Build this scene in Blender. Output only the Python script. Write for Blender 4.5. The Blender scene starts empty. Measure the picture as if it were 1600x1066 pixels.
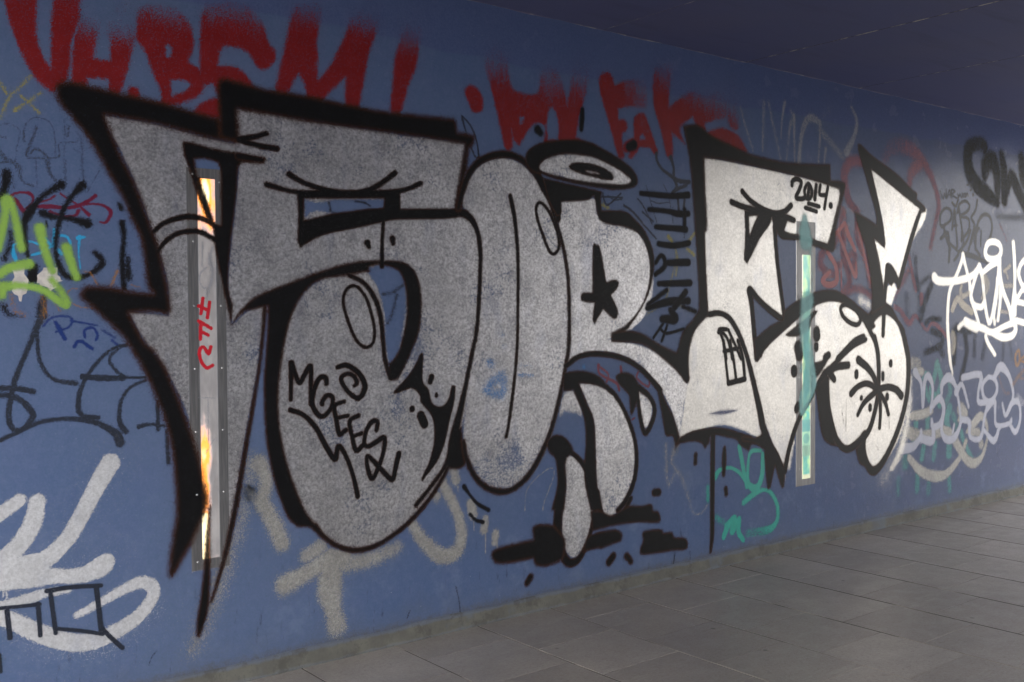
import bpy, math, random
import numpy as np
from mathutils import Matrix, Vector

random.seed(4)
sc = bpy.context.scene
col = sc.collection

# ------------------------------------------------------------------ camera
F = 1619.0
CX, CY = 800.0, 533.0
H = 1.5
_d1 = np.array([2035, -57, F]); _d1 /= np.linalg.norm(_d1)
_d2 = np.array([-1289, -36, F]); _d2 -= _d1 * (_d1 @ _d2); _d2 /= np.linalg.norm(_d2)
_up = np.cross(_d1, _d2)
R = np.array([_d1, _d2, _up])
cam_d = bpy.data.cameras.new("camera")
cam = bpy.data.objects.new("camera", cam_d)
col.objects.link(cam)
M = Matrix.Identity(4)
for i in range(3):
    M[i][0] = R[i, 0]; M[i][1] = -R[i, 1]; M[i][2] = -R[i, 2]
M[2][3] = H
cam.matrix_world = M
cam_d.sensor_width = 36.0
cam_d.lens = 36.0 * F / 1600.0
cam_d.clip_end = 2000
cam_d.clip_start = 0.05
sc.camera = cam

# ------------------------------------------------------------------ light
SUN_EL, SUN_AZ = 48.0, 60.0
CLOUD = 9.0     # white cloud over most of the sky
w = bpy.data.worlds.new("World"); sc.world = w; w.use_nodes = True
wn = w.node_tree.nodes; wl = w.node_tree.links
wn.clear()
sky = wn.new("ShaderNodeTexSky"); sky.sky_type = 'NISHITA'; sky.sun_disc = False
sky.sun_elevation = math.radians(SUN_EL)
sky.sun_rotation = math.radians(SUN_AZ)
sky.air_density = 1.0; sky.dust_density = 2.5; sky.ozone_density = 1.0
bg = wn.new("ShaderNodeBackground"); bg.inputs[1].default_value = 0.12
wo = wn.new("ShaderNodeOutputWorld")
tc = wn.new("ShaderNodeTexCoord"); cn = wn.new("ShaderNodeTexNoise"); cn.inputs["Scale"].default_value = 2.2; cn.inputs["Detail"].default_value = 5
wl.new(tc.outputs["Generated"], cn.inputs["Vector"])
cr = wn.new("ShaderNodeMapRange"); cr.inputs[1].default_value = 0.30; cr.inputs[2].default_value = 0.52; cr.inputs[3].default_value = 0.45; cr.inputs[4].default_value = 0.97
wl.new(cn.outputs[0], cr.inputs[0])
cm = wn.new("ShaderNodeMix"); cm.data_type = 'RGBA'; cm.inputs[7].default_value = (CLOUD * 1.0, CLOUD * 0.97, CLOUD * 0.93, 1)
wl.new(cr.outputs[0], cm.inputs[0]); wl.new(sky.outputs[0], cm.inputs[6])
wl.new(cm.outputs[2], bg.inputs[0]); wl.new(bg.outputs[0], wo.inputs[0])
sd_ = bpy.data.lights.new("sun", 'SUN'); sd_.energy = 1.0; sd_.angle = math.radians(12)
sd_.color = (1.0, 0.95, 0.88)
sun = bpy.data.objects.new("sun", sd_); col.objects.link(sun)
_el, _az = math.radians(SUN_EL), math.radians(SUN_AZ)
_dir = Vector((math.sin(_az) * math.cos(_el), math.cos(_az) * math.cos(_el), math.sin(_el)))
sun.rotation_euler = _dir.to_track_quat('Z', 'Y').to_euler()
sun.location = (12, 10, 12)

sc.view_settings.view_transform = 'Standard'
sc.view_settings.look = 'None'
sc.view_settings.gamma = 1.0
sc.view_settings.use_curve_mapping = False
sc.view_settings.exposure = 2.5
sc.render.engine = 'CYCLES'
sc.cycles.transparent_max_bounces = 64
sc.cycles.max_bounces = 8
sc.cycles.diffuse_bounces = 5
sc.cycles.glossy_bounces = 4
sc.cycles.caustics_reflective = False
sc.cycles.caustics_refractive = False
sc.cycles.sample_clamp_indirect = 6.0
sc.cycles.use_denoising = True

D = 3.99           # distance of the wall plane
CEIL = 2.985
X0, X1 = -1.1, 10.7   # ends of the roofed passage
YB = -2.6          # wall behind the camera

# ------------------------------------------------------------------ photo pixel -> wall plane
def wallpt(x, y):
    r = R @ np.array([x - CX, y - CY, F]); p = r * (D / r[1]); return p[0], p[2] + H
def mpp(X):
    return (R[0, 2] * X + R[1, 2] * D) / F

# ------------------------------------------------------------------ objects
def tag(o, label=None, cat=None, group=None, kind=None):
    if label: o["label"] = label
    if cat: o["category"] = cat
    if group: o["group"] = group
    if kind: o["kind"] = kind
    return o

def empty(name, loc, label, cat, group=None):
    o = bpy.data.objects.new(name, None); col.objects.link(o)
    o.location = loc; o.empty_display_size = 0.2
    return tag(o, label, cat, group)

def root_loc(o):
    v = Vector((0, 0, 0))
    while o is not None:
        v += o.location; o = o.parent
    return v

def link(name, me, mat, parent=None, origin=None):
    """me has world coordinates; gives it an origin and a parent"""
    o = bpy.data.objects.new(name, me); col.objects.link(o)
    if mat is not None: me.materials.append(mat)
    base = root_loc(parent) if parent is not None else Vector((0, 0, 0))
    if origin is None: origin = base
    origin = Vector(origin)
    me.transform(Matrix.Translation(-origin))
    o.location = origin - base
    o.parent = parent
    return o

def mesh(name, V, Fc):
    me = bpy.data.meshes.new(name); me.from_pydata([tuple(v) for v in V], [], [tuple(f) for f in Fc]); me.update(); return me

def box(V, Fc, x0, x1, y0, y1, z0, z1):
    b = len(V)
    V += [(x0, y0, z0), (x1, y0, z0), (x1, y1, z0), (x0, y1, z0), (x0, y0, z1), (x1, y0, z1), (x1, y1, z1), (x0, y1, z1)]
    Fc += [(b, b+3, b+2, b+1), (b+4, b+5, b+6, b+7), (b, b+1, b+5, b+4), (b+1, b+2, b+6, b+5), (b+2, b+3, b+7, b+6), (b+3, b, b+4, b+7)]

# ------------------------------------------------------------------ node helpers
class NT:
    def __init__(s, name):
        s.m = bpy.data.materials.new(name); s.m.use_nodes = True
        s.t = s.m.node_tree; s.t.nodes.clear()
        s.out = s.n("ShaderNodeOutputMaterial")
        s.geo = None
    def n(s, ty, **kw):
        x = s.t.nodes.new(ty)
        for k, v in kw.items(): setattr(x, k, v)
        return x
    def l(s, a, b): s.t.links.new(a, b)
    def put(s, sock, v):
        if hasattr(v, "is_output"): s.l(v, sock)
        else: sock.default_value = v
    def pos(s):
        if s.geo is None: s.geo = s.n("ShaderNodeNewGeometry")
        return s.geo.outputs["Position"]
    def noise(s, scale, detail=2.0, rough=0.5, vec=None, stretch=None, col=False):
        v = vec or s.pos()
        if stretch:
            mp = s.n("ShaderNodeMapping"); mp.inputs["Scale"].default_value = stretch; s.l(v, mp.inputs["Vector"]); v = mp.outputs[0]
        x = s.n("ShaderNodeTexNoise"); x.inputs["Scale"].default_value = scale
        x.inputs["Detail"].default_value = detail; x.inputs["Roughness"].default_value = rough
        s.l(v, x.inputs["Vector"]); return x.outputs[1 if col else 0]
    def voro(s, scale, out="Distance", stretch=None):
        v = s.pos()
        if stretch:
            mp = s.n("ShaderNodeMapping"); mp.inputs["Scale"].default_value = stretch; s.l(v, mp.inputs["Vector"]); v = mp.outputs[0]
        x = s.n("ShaderNodeTexVoronoi"); x.inputs["Scale"].default_value = scale
        s.l(v, x.inputs["Vector"]); return x.outputs[out]
    def math(s, op, a, b=0.0, c=0.0, clamp=False):
        x = s.n("ShaderNodeMath", operation=op, use_clamp=clamp)
        s.put(x.inputs[0], a); s.put(x.inputs[1], b); s.put(x.inputs[2], c)
        return x.outputs[0]
    def ramp(s, v, a, b, lo=0.0, hi=1.0, smooth=True):
        x = s.n("ShaderNodeMapRange"); x.interpolation_type = 'SMOOTHSTEP' if smooth else 'LINEAR'
        s.put(x.inputs[0], v)
        x.inputs[1].default_value = a; x.inputs[2].default_value = b; x.inputs[3].default_value = lo; x.inputs[4].default_value = hi
        return x.outputs[0]
    def mix(s, f, a, b, mode='MIX'):
        x = s.n("ShaderNodeMix", data_type='RGBA', blend_type=mode)
        s.put(x.inputs[0], f)
        for i, v in ((6, a), (7, b)):
            if isinstance(v, tuple): v = (*v[:3], 1.0)
            s.put(x.inputs[i], v)
        return x.outputs[2]
    def xyz(s):
        x = s.n("ShaderNodeSeparateXYZ"); s.l(s.pos(), x.inputs[0]); return x.outputs
    def bump(s, h, strength=0.3, dist=0.002):
        x = s.n("ShaderNodeBump"); x.inputs["Strength"].default_value = strength; x.inputs["Distance"].default_value = dist
        s.l(h, x.inputs["Height"]); return x.outputs[0]
    def bsdf(s, color, rough=0.6, metal=0.0, spec=0.5, normal=None, emis=None, estr=0.0, alpha=None):
        b = s.n("ShaderNodeBsdfPrincipled")
        if isinstance(color, tuple): color = (*color[:3], 1.0)
        s.put(b.inputs["Base Color"], color); s.put(b.inputs["Roughness"], rough); s.put(b.inputs["Metallic"], metal)
        s.put(b.inputs["Specular IOR Level"], spec)
        if normal is not None: s.l(normal, b.inputs["Normal"])
        if emis is not None:
            if isinstance(emis, tuple): emis = (*emis[:3], 1.0)
            s.put(b.inputs["Emission Color"], emis); s.put(b.inputs["Emission Strength"], estr)
        if alpha is not None: s.put(b.inputs["Alpha"], alpha)
        s.l(b.outputs[0], s.out.inputs[0]); return b

# ------------------------------------------------------------------ materials of the passage
def wall_material():
    s = NT("painted_blue_render")
    x, y, z = s.xyz()
    big = s.noise(0.9, 3, 0.55)
    mid = s.noise(5.0, 4, 0.6)
    fine = s.noise(140, 2, 0.6)
    streak = s.noise(14, 3, 0.6, stretch=(1.0, 1.0, 0.09))
    c = s.mix(s.ramp(big, 0.35, 0.65), (0.088, 0.137, 0.262), (0.106, 0.152, 0.260))
    c = s.mix(s.ramp(mid, 0.45, 0.75, 0, 0.35), c, (0.115, 0.150, 0.290))
    c = s.mix(s.ramp(streak, 0.55, 0.8, 0, 0.25), c, (0.055, 0.080, 0.195))
    c = s.mix(s.ramp(s.noise(45, 6, 0.85), 0.46, 0.66, 0, 0.45), c, (0.135, 0.178, 0.315))
    c = s.mix(s.ramp(s.noise(7, 5, 0.7), 0.54, 0.80, 0, 0.22), c, (0.056, 0.09, 0.19))
    c = s.mix(s.ramp(s.math('ADD', x, s.math('MULTIPLY', mid, 1.5)), 4.6, 8.6, 0, 0.68), c, (0.078, 0.086, 0.140))  # right end greyer and darker: grime plus warm light put into the colour
    # roller line high up: older, more violet coat over it
    wob = s.noise(2.2, 2)
    zz = s.math('ADD', z, s.math('MULTIPLY', wob, 0.10))
    c = s.mix(s.ramp(zz, 2.765, 2.785, 0, 0.6), c, (0.082, 0.108, 0.245))
    c = s.mix(s.math('MULTIPLY', s.ramp(s.noise(4.2, 6, 0.75), 0.52, 0.68), s.ramp(z, 1.1, 0.3, 0, 0.5)), c, (0.17, 0.22, 0.35))
    # grime just over the plinth
    g = s.math('ADD', z, s.math('MULTIPLY', s.noise(9, 4, 0.65), 0.22))
    c = s.mix(s.ramp(g, 0.34, 0.16, 0, 0.6), c, (0.11, 0.14, 0.21))
    g2 = s.math('ADD', z, s.math('MULTIPLY', s.noise(30, 4, 0.7), 0.07))
    c = s.mix(s.ramp(g2, 0.145, 0.10, 0, 0.8), c, (0.11, 0.115, 0.12))
    scf = s.ramp(s.noise(26, 4, 0.7, stretch=(1.5, 1, 0.25)), 0.62, 0.72)
    c = s.mix(s.math('MULTIPLY', scf, s.ramp(z, 0.65, 0.15, 0, 0.55)), c, (0.035, 0.04, 0.06))
    # chips and specks
    sp = s.ramp(s.voro(21), 0.05, 0.02)
    sel = s.ramp(s.noise(3.0, 2), 0.55, 0.62)
    c = s.mix(s.math('MULTIPLY', sp, sel), c, (0.42, 0.44, 0.48))
    sp2 = s.ramp(s.voro(48), 0.12, 0.05, 0, 0.65)
    c = s.mix(s.math('MULTIPLY', sp2, s.ramp(s.noise(2.1, 2), 0.5, 0.7)), c, (0.30, 0.33, 0.42))
    c = s.mix(s.ramp(fine, 0.35, 0.7, 0, 0.35), c, (0.13, 0.165, 0.32))
    r = s.ramp(mid, 0.3, 0.7, 0.20, 0.28)
    h = s.math('ADD', s.math('MULTIPLY', s.noise(60, 3, 0.6), 0.7), s.math('MULTIPLY', s.noise(9, 3, 0.6), 1.3))
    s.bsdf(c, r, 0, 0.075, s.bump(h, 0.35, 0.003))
    return s.m

def ceiling_material():
    s = NT("painted_ceiling_concrete")
    big = s.noise(1.2, 4, 0.6); st = s.noise(6, 4, 0.6, stretch=(0.15, 1, 1))
    c = s.mix(s.ramp(big, 0.3, 0.7), (0.115, 0.135, 0.29), (0.13, 0.145, 0.28))
    c = s.mix(s.ramp(st, 0.5, 0.75, 0, 0.35), c, (0.07, 0.075, 0.14))
    c = s.mix(s.ramp(s.noise(120, 2), 0.4, 0.7, 0, 0.25), c, (0.10, 0.11, 0.19))
    s.bsdf(c, 0.7, 0, 0.3, s.bump(s.noise(40, 4, 0.6), 0.3, 0.003))
    return s.m

def slab_material():
    s = NT("grey_granite_slab")
    oi = s.n("ShaderNodeObjectInfo")
    rnd = oi.outputs["Random"]
    big = s.noise(1.6, 4, 0.6); mid = s.noise(9, 4, 0.65); fine = s.noise(62, 6, 1.0)
    c = s.mix(s.ramp(rnd, 0, 1), (0.270, 0.248, 0.222), (0.370, 0.342, 0.308))
    c = s.mix(s.ramp(big, 0.35, 0.7, 0, 0.5), c, (0.21, 0.196, 0.182))
    c = s.mix(s.ramp(mid, 0.5, 0.75, 0, 0.4), c, (0.38, 0.358, 0.332))
    c = s.mix(s.ramp(fine, 0.46, 0.64, 0, 0.6), c, (0.13, 0.077, 0.075))
    c = s.mix(s.ramp(s.noise(90, 5, 0.95), 0.55, 0.68, 0, 0.7), c, (0.52, 0.50, 0.47))
    c = s.mix(s.ramp(s.noise(0.7, 4, 0.7), 0.45, 0.62, 0, 0.28), c, (0.17, 0.158, 0.142))
    c = s.mix(s.ramp(s.noise(24, 5, 0.8), 0.54, 0.70, 0, 0.5), c, (0.13, 0.122, 0.112))
    c = s.mix(s.ramp(s.voro(2.1), 0.045, 0.035, 0, 0.7), c, (0.11, 0.105, 0.10))
    c = s.mix(s.ramp(s.noise(3.0, 5, 0.75, stretch=(0.5, 2.5, 1)), 0.56, 0.68, 0, 0.3), c, (0.42, 0.395, 0.36))
    spots = s.ramp(s.voro(3.7), 0.06, 0.03, 0, 0.75)
    c = s.mix(spots, c, (0.05, 0.048, 0.045))
    s.bsdf(c, s.ramp(mid, 0.3, 0.7, 0.30, 0.46), 0, 0.6, s.bump(fine, 0.2, 0.0012))
    return s.m

def grout_material():
    s = NT("sand_joint")
    x, y, z = s.xyz()
    n = s.noise(2.2, 3, 0.6)
    n2 = s.math('SUBTRACT', n, s.math('MULTIPLY', s.math('SUBTRACT', x, 3.6), 0.08))
    n2 = s.math('SUBTRACT', n2, s.math('MULTIPLY', s.math('SUBTRACT', y, 3.4), 0.15))
    c = s.mix(s.ramp(n2, 0.53, 0.62), (0.028, 0.027, 0.025), (0.42, 0.38, 0.32))
    s.bsdf(c, 0.9); return s.m

def concrete_material(name="bare_concrete", base=(0.115, 0.113, 0.102)):
    s = NT(name)
    mid = s.noise(8, 4, 0.65)
    c = s.mix(s.ramp(mid, 0.35, 0.7), base, (base[0]*1.35, base[1]*1.35, base[2]*1.3))
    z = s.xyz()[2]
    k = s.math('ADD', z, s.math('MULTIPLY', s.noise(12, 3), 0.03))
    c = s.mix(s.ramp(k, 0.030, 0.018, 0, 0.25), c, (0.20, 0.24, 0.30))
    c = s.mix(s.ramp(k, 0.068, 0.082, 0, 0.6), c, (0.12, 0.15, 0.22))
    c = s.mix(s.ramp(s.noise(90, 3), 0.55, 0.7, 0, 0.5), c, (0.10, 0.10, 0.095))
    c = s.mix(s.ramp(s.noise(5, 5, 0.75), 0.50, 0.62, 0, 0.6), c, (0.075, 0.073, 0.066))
    c = s.mix(s.ramp(s.noise(2.3, 4, 0.7), 0.56, 0.66, 0, 0.5), c, (0.13, 0.16, 0.21))
    s.bsdf(c, 0.85, 0, 0.3, s.bump(s.noise(60, 3), 0.4, 0.003)); return s.m

# ------------------------------------------------------------------ paint
def paint_material(name, color, rough=0.5, metal=0.0, halo=None, stipple=1.0, spec=0.4, flake=False, patch=0.0, thin=1.0, fl=1.0):
    s = NT(name)
    a = s.n("ShaderNodeAttribute", attribute_name="t"); o = s.n("ShaderNodeAttribute", attribute_name="o")
    nf = s.noise(260, 1, 0.6); nm = s.noise(28, 3, 0.6)
    t = s.math('ADD', a.outputs["Fac"], s.math('MULTIPLY', s.math('SUBTRACT', nf, 0.5), 1.5 * stipple))
    t = s.math('ADD', t, s.math('MULTIPLY', s.math('SUBTRACT', nm, 0.5), 0.7 * stipple))
    al = s.ramp(t, -1.25, 1.1)
    # thin paint: opacity breaks up into grains
    g = s.math('ADD', o.outputs["Fac"], s.math('MULTIPLY', s.math('SUBTRACT', s.noise(190, 3, 0.75), 0.5), 0.6))
    g = s.math('ADD', g, s.math('MULTIPLY', s.math('SUBTRACT', s.noise(16, 3, 0.6, stretch=(1.6, 1, 0.5)), 0.5), 0.45))
    og = s.ramp(g, 0.0, 1.0)
    full = s.ramp(o.outputs["Fac"], 0.9, 0.99)
    on = s.math('MAXIMUM', og, full)
    if patch > 0:
        pn = s.noise(3.3, 4, 0.6); pf = s.noise(70, 2, 0.7)
        pv = s.math('ADD', pn, s.math('MULTIPLY', s.math('SUBTRACT', pf, 0.5), 0.35))
        on = s.math('MULTIPLY', on, s.ramp(pv, 0.27, 0.47, 1.0 - patch, 1.0))
    al = s.math('MULTIPLY', al, on)
    if thin < 1: al = s.math('MULTIPLY', al, thin)
    # the film is made of fine dots: each spot of wall is either covered or bare
    thr = s.ramp(s.noise(430, 1, 0.5), 0.27, 0.73, 0.0, 1.0, smooth=False)
    al = s.ramp(s.math('SUBTRACT', al, thr), -0.10, 0.10)
    al = s.math('MULTIPLY', al, 1.0)
    c = (*color, 1.0)
    nrm = None; rg = rough
    if flake:
        f1 = s.noise(70, 5, 0.95); big = s.noise(3.5, 4, 0.6); cloud = s.noise(10, 7, 0.8)
        band = s.noise(7, 3, 0.6, stretch=(1, 1, 0.35))
        dk = tuple(v * (1 - 0.40 * fl) for v in color); lt = tuple(min(1, v * (1 + 0.55 * fl)) for v in color)
        c = s.mix(s.ramp(f1, 0.36, 0.64), dk, lt)
        c = s.mix(s.ramp(cloud, 0.52, 0.34, 0, 0.5 * fl + 0.08), c, (color[0] * 0.42, color[1] * 0.42, color[2] * 0.46))
        c = s.mix(s.ramp(cloud, 0.54, 0.70, 0, 0.5 * fl), c, (0.85, 0.84, 0.84))
        c = s.mix(s.ramp(big, 0.40, 0.65, 0, 0.30), c, tuple(v * 0.66 for v in color))
        c = s.mix(s.ramp(band, 0.52, 0.75, 0, 0.35), c, (color[0] * 0.50, color[1] * 0.56, color[2] * 0.78))
        c = s.mix(s.ramp(s.noise(85, 5, 1.0), 0.57, 0.66, 0, 1.0 * fl), c, (1.0, 1.0, 0.98))
        rg = s.ramp(f1, 0.3, 0.7, rough + 0.08, rough - 0.05)
        nrm = s.bump(s.noise(60, 3, 0.7), 0.12, 0.0015)
    else:
        c = s.mix(s.ramp(s.noise(18, 3, 0.6), 0.4, 0.75, 0, 0.25), tuple(color), tuple(min(1, v * 1.5 + 0.004) for v in color))
        nrm = s.bump(s.noise(90, 2), 0.15, 0.001)
    if halo is not None:
        hn = s.math('ADD', a.outputs["Fac"], s.math('MULTIPLY', s.math('SUBTRACT', nf, 0.5), 1.2))
        c = s.mix(s.ramp(hn, 1.25, -0.5, 0, 0.85), c, halo)
    s.bsdf(c, rg, metal, spec, nrm, alpha=al)
    return s.m

def catmull(P, sub):
    P = np.asarray(P, float)
    if len(P) < 3: return P
    Q = np.vstack([2 * P[0] - P[1], P, 2 * P[-1] - P[-2]])
    out = []
    for i in range(1, len(Q) - 2):
        p0, p1, p2, p3 = Q[i-1], Q[i], Q[i+1], Q[i+2]
        for k in range(sub):
            u = k / sub
            out.append(0.5 * ((2*p1) + (-p0+p2)*u + (2*p0-5*p1+4*p2-p3)*u*u + (-p0+3*p1-3*p2+p3)*u**3))
    out.append(Q[-2]); return np.array(out)

def parse(T, txt, wdef, close=False, sub=4, lin=False):
    ox, oy, k = T
    pts = []; corner = []
    wv = wdef
    for tok in txt.split():
        cflag = tok.endswith('!'); tok = tok.rstrip('!')
        v = [float(q) for q in tok.split(',')]
        if len(v) > 2: wv = v[2]
        pts.append((ox + v[0] / k, oy + v[1] / k, wv)); corner.append(cflag or lin)
    P = np.array(pts)
    if len(P) == 1: return P
    if close:
        n = len(P)
        if not any(corner):
            Q = np.vstack([P[-2:], P, P[:3]])
            C = catmull(Q, sub); C = C[2*sub:(2+n)*sub]; return C
        s0 = corner.index(True)
        idx = [(s0 + i) % n for i in range(n)] + [s0]
    else:
        n = len(P); idx = list(range(n))
    segs = []; cur = [idx[0]]
    for j in idx[1:]:
        cur.append(j)
        if corner[j]: segs.append(cur); cur = [j]
    if len(cur) > 1: segs.append(cur)
    out = [catmull(P[s_], sub) if len(s_) > 2 else P[s_] for s_ in segs]
    C = np.vstack([out[0]] + [q[1:] for q in out[1:]])
    return C

def towall(C):
    r = np.empty((len(C), 3))
    for i, (x, y, w_) in enumerate(C):
        X, Z = wallpt(x, y); r[i] = (X, Z, w_ * mpp(X) * 0.5)
    return r

PX = (0, 0, 1.0)
def S(T, wdef, txt, soft=1.4, op=1.0, fade=None, close=False, lin=False):
    C = parse(T, txt, wdef, close=close, lin=lin)
    if close: C = np.vstack([C, C[:1]])
    soft = soft * 1.3 + 0.3
    return dict(kind='s', pts=towall(C), soft=soft, op=op, fade=fade, T=T)
def P(T, txt, soft=1.6, op=1.0, fade=None, hole=(), lin=False):
    loops = [towall(parse(T, q, 1.0, close=True, lin=lin)) for q in (txt, *hole)]
    soft = soft * 1.35 + 0.5
    return dict(kind='p', loops=loops, soft=soft, op=op, fade=fade, T=T)

LAYER = [0]
NVERT = [0]
def paint(name, mat, prims, parent=None, label=None, cat=None, group=None, step=2.0, off=None, kind=None, split=None):
    LAYER[0] += 1
    if off is None: off = 0.0001 + 0.00002 * LAYER[0]
    if split:
        sets = [q if isinstance(q, list) else [q] for q in prims]
        if parent is None:
            A_ = np.vstack([(np.vstack(p['loops']) if p['kind'] == 'p' else p['pts']) for q in sets for p in q])
            parent = empty(name, (A_[:, 0].mean(), D, max(0.03, A_[:, 1].min())), label, cat, group)
        L_ = LAYER[0]
        for i, q in enumerate(sets):
            paint(split, mat, q, parent, step=step, off=off + 0.0000012 * (i % 15))
        LAYER[0] = L_
        return parent
    lo = np.array([1e9, 1e9]); hi = -lo
    for p in prims:
        A = np.vstack(p['loops']) if p['kind'] == 'p' else p['pts']
        m_ = mpp(A[:, 0].mean()); p['sm'] = p['soft'] * m_
        rad = (A[:, 2].max() if p['kind'] == 's' else 0) + p['sm'] * 2.6 + 0.004
        p['lo'] = A[:, :2].min(0) - rad; p['hi'] = A[:, :2].max(0) + rad
        lo = np.minimum(lo, p['lo']); hi = np.maximum(hi, p['hi'])
    lo[1] = max(lo[1], 0.02); hi[1] = min(hi[1], CEIL - 0.004)
    # columns spaced by what the photograph can resolve there
    xs = [lo[0]]
    while xs[-1] < hi[0]:
        X = xs[-1]; ratio = D / math.hypot(X, D)
        xs.append(X + step * mpp(X) / max(0.42, ratio))
    xs = np.array(xs)
    dz = step * mpp(lo[0] * 0.6 + hi[0] * 0.4)
    zs = np.arange(lo[1], hi[1] + dz, dz)
    GX, GZ = np.meshgrid(xs, zs)
    T = np.full(GX.shape, -9.0); O = np.ones(GX.shape)
    for p in prims:
        i0, i1 = np.searchsorted(xs, [p['lo'][0], p['hi'][0]]); j0, j1 = np.searchsorted(zs, [p['lo'][1], p['hi'][1]])
        i0 = max(0, i0 - 1); j0 = max(0, j0 - 1)
        gx = GX[j0:j1+1, i0:i1+1]; gz = GZ[j0:j1+1, i0:i1+1]
        if gx.size == 0: continue
        sd = np.full(gx.shape, 9.0)
        if p['kind'] == 's':
            A = p['pts']
            if len(A) == 1: sd = np.hypot(gx - A[0, 0], gz - A[0, 1]) - A[0, 2]
            for a, b in zip(A[:-1], A[1:]):
                d = b[:2] - a[:2]; L = max(1e-12, d @ d)
                u = np.clip(((gx - a[0]) * d[0] + (gz - a[1]) * d[1]) / L, 0, 1)
                q = np.hypot(gx - a[0] - u * d[0], gz - a[1] - u * d[1]) - (a[2] + u * (b[2] - a[2]))
                np.minimum(sd, q, out=sd)
        else:
            ins = np.zeros(gx.shape, bool)
            for A in p['loops']:
                for a, b in zip(A, np.roll(A, -1, 0)):
                    d = b[:2] - a[:2]; L = d @ d
                    if L < 1e-14: continue
                    u = np.clip(((gx - a[0]) * d[0] + (gz - a[1]) * d[1]) / L, 0, 1)
                    np.minimum(sd, np.hypot(gx - a[0] - u * d[0], gz - a[1] - u * d[1]), out=sd)
                    c = (a[1] > gz) != (b[1] > gz)
                    if abs(d[1]) > 1e-12:
                        ins ^= c & (gx < a[0] + (gz - a[1]) * d[0] / d[1])
            sd = np.where(ins, -sd, sd)
        t = -sd / p['sm']
        o = np.full(gx.shape, p['op'])
        if p['fade']:
            x0, y0, o0, x1, y1, o1 = p['fade']; ox, oy, k = p['T']
            a = np.array(wallpt(ox + x0 / k, oy + y0 / k)); b = np.array(wallpt(ox + x1 / k, oy + y1 / k)); d = b - a
            u = np.clip(((gx - a[0]) * d[0] + (gz - a[1]) * d[1]) / (d @ d), 0, 1)
            o = (o0 + (o1 - o0) * u) * p['op']
        Ts = T[j0:j1+1, i0:i1+1]; Os = O[j0:j1+1, i0:i1+1]
        better = np.where((t > 0) & (Ts > 0), o > Os, t > Ts)
        Os[better] = o[better]; np.maximum(Ts, t, out=Ts)
    np.clip(T, -9, 9, out=T)
    nz, nx = T.shape
    keepv = T > -2.3
    cell = keepv[:-1, :-1] | keepv[1:, :-1] | keepv[:-1, 1:] | keepv[1:, 1:]
    J, I = np.nonzero(cell)
    v00 = J * nx + I
    quads = np.stack([v00, v00 + 1, v00 + nx + 1, v00 + nx], 1)
    used, inv = np.unique(quads, return_inverse=True)
    inv = inv.reshape(quads.shape)
    V = np.empty((len(used), 3)); V[:, 0] = GX.ravel()[used]; V[:, 1] = D - off; V[:, 2] = GZ.ravel()[used]
    me = bpy.data.meshes.new(name)
    me.vertices.add(len(V)); me.vertices.foreach_set("co", V.ravel())
    me.loops.add(inv.size); me.loops.foreach_set("vertex_index", inv.ravel().astype(np.int32))
    me.polygons.add(len(inv)); me.polygons.foreach_set("loop_start", np.arange(0, inv.size, 4, dtype=np.int32))
    me.polygons.foreach_set("loop_total", np.full(len(inv), 4, dtype=np.int32))
    me.update(calc_edges=True)
    for nm, arr in (("t", T), ("o", O)):
        at = me.attributes.new(nm, 'FLOAT', 'POINT'); at.data.foreach_set("value", arr.ravel()[used].astype(np.float32))
    NVERT[0] += len(V)
    org = None
    if parent is None: org = ((lo[0] + hi[0]) / 2, D - off, lo[1])
    o = link(name, me, mat, parent, org)
    tag(o, label, cat, group, kind)
    return o

# ================================================================== THE PASSAGE
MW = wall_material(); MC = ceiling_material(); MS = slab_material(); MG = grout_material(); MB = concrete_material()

V, Fc = [], []
box(V, Fc, X0, X1, D, D + 0.3, 0.0, CEIL + 0.3)
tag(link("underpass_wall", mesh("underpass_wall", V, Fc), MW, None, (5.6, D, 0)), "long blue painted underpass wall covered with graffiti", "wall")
V, Fc = [], []
box(V, Fc, X0, X1, YB - 0.3, YB, 0.0, CEIL + 0.3)
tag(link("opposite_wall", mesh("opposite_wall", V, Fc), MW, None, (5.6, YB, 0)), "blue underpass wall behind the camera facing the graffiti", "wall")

# plinth fillet along the wall
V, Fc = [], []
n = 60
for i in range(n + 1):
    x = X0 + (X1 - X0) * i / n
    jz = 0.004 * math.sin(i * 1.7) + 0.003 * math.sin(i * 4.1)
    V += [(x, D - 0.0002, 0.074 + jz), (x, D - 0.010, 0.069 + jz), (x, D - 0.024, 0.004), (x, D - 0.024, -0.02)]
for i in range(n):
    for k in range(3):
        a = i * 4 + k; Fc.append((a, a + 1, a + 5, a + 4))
tag(link("concrete_skirting", mesh("concrete_skirting", V, Fc), MB, None, (5.6, D, 0)), kind="structure")

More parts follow.
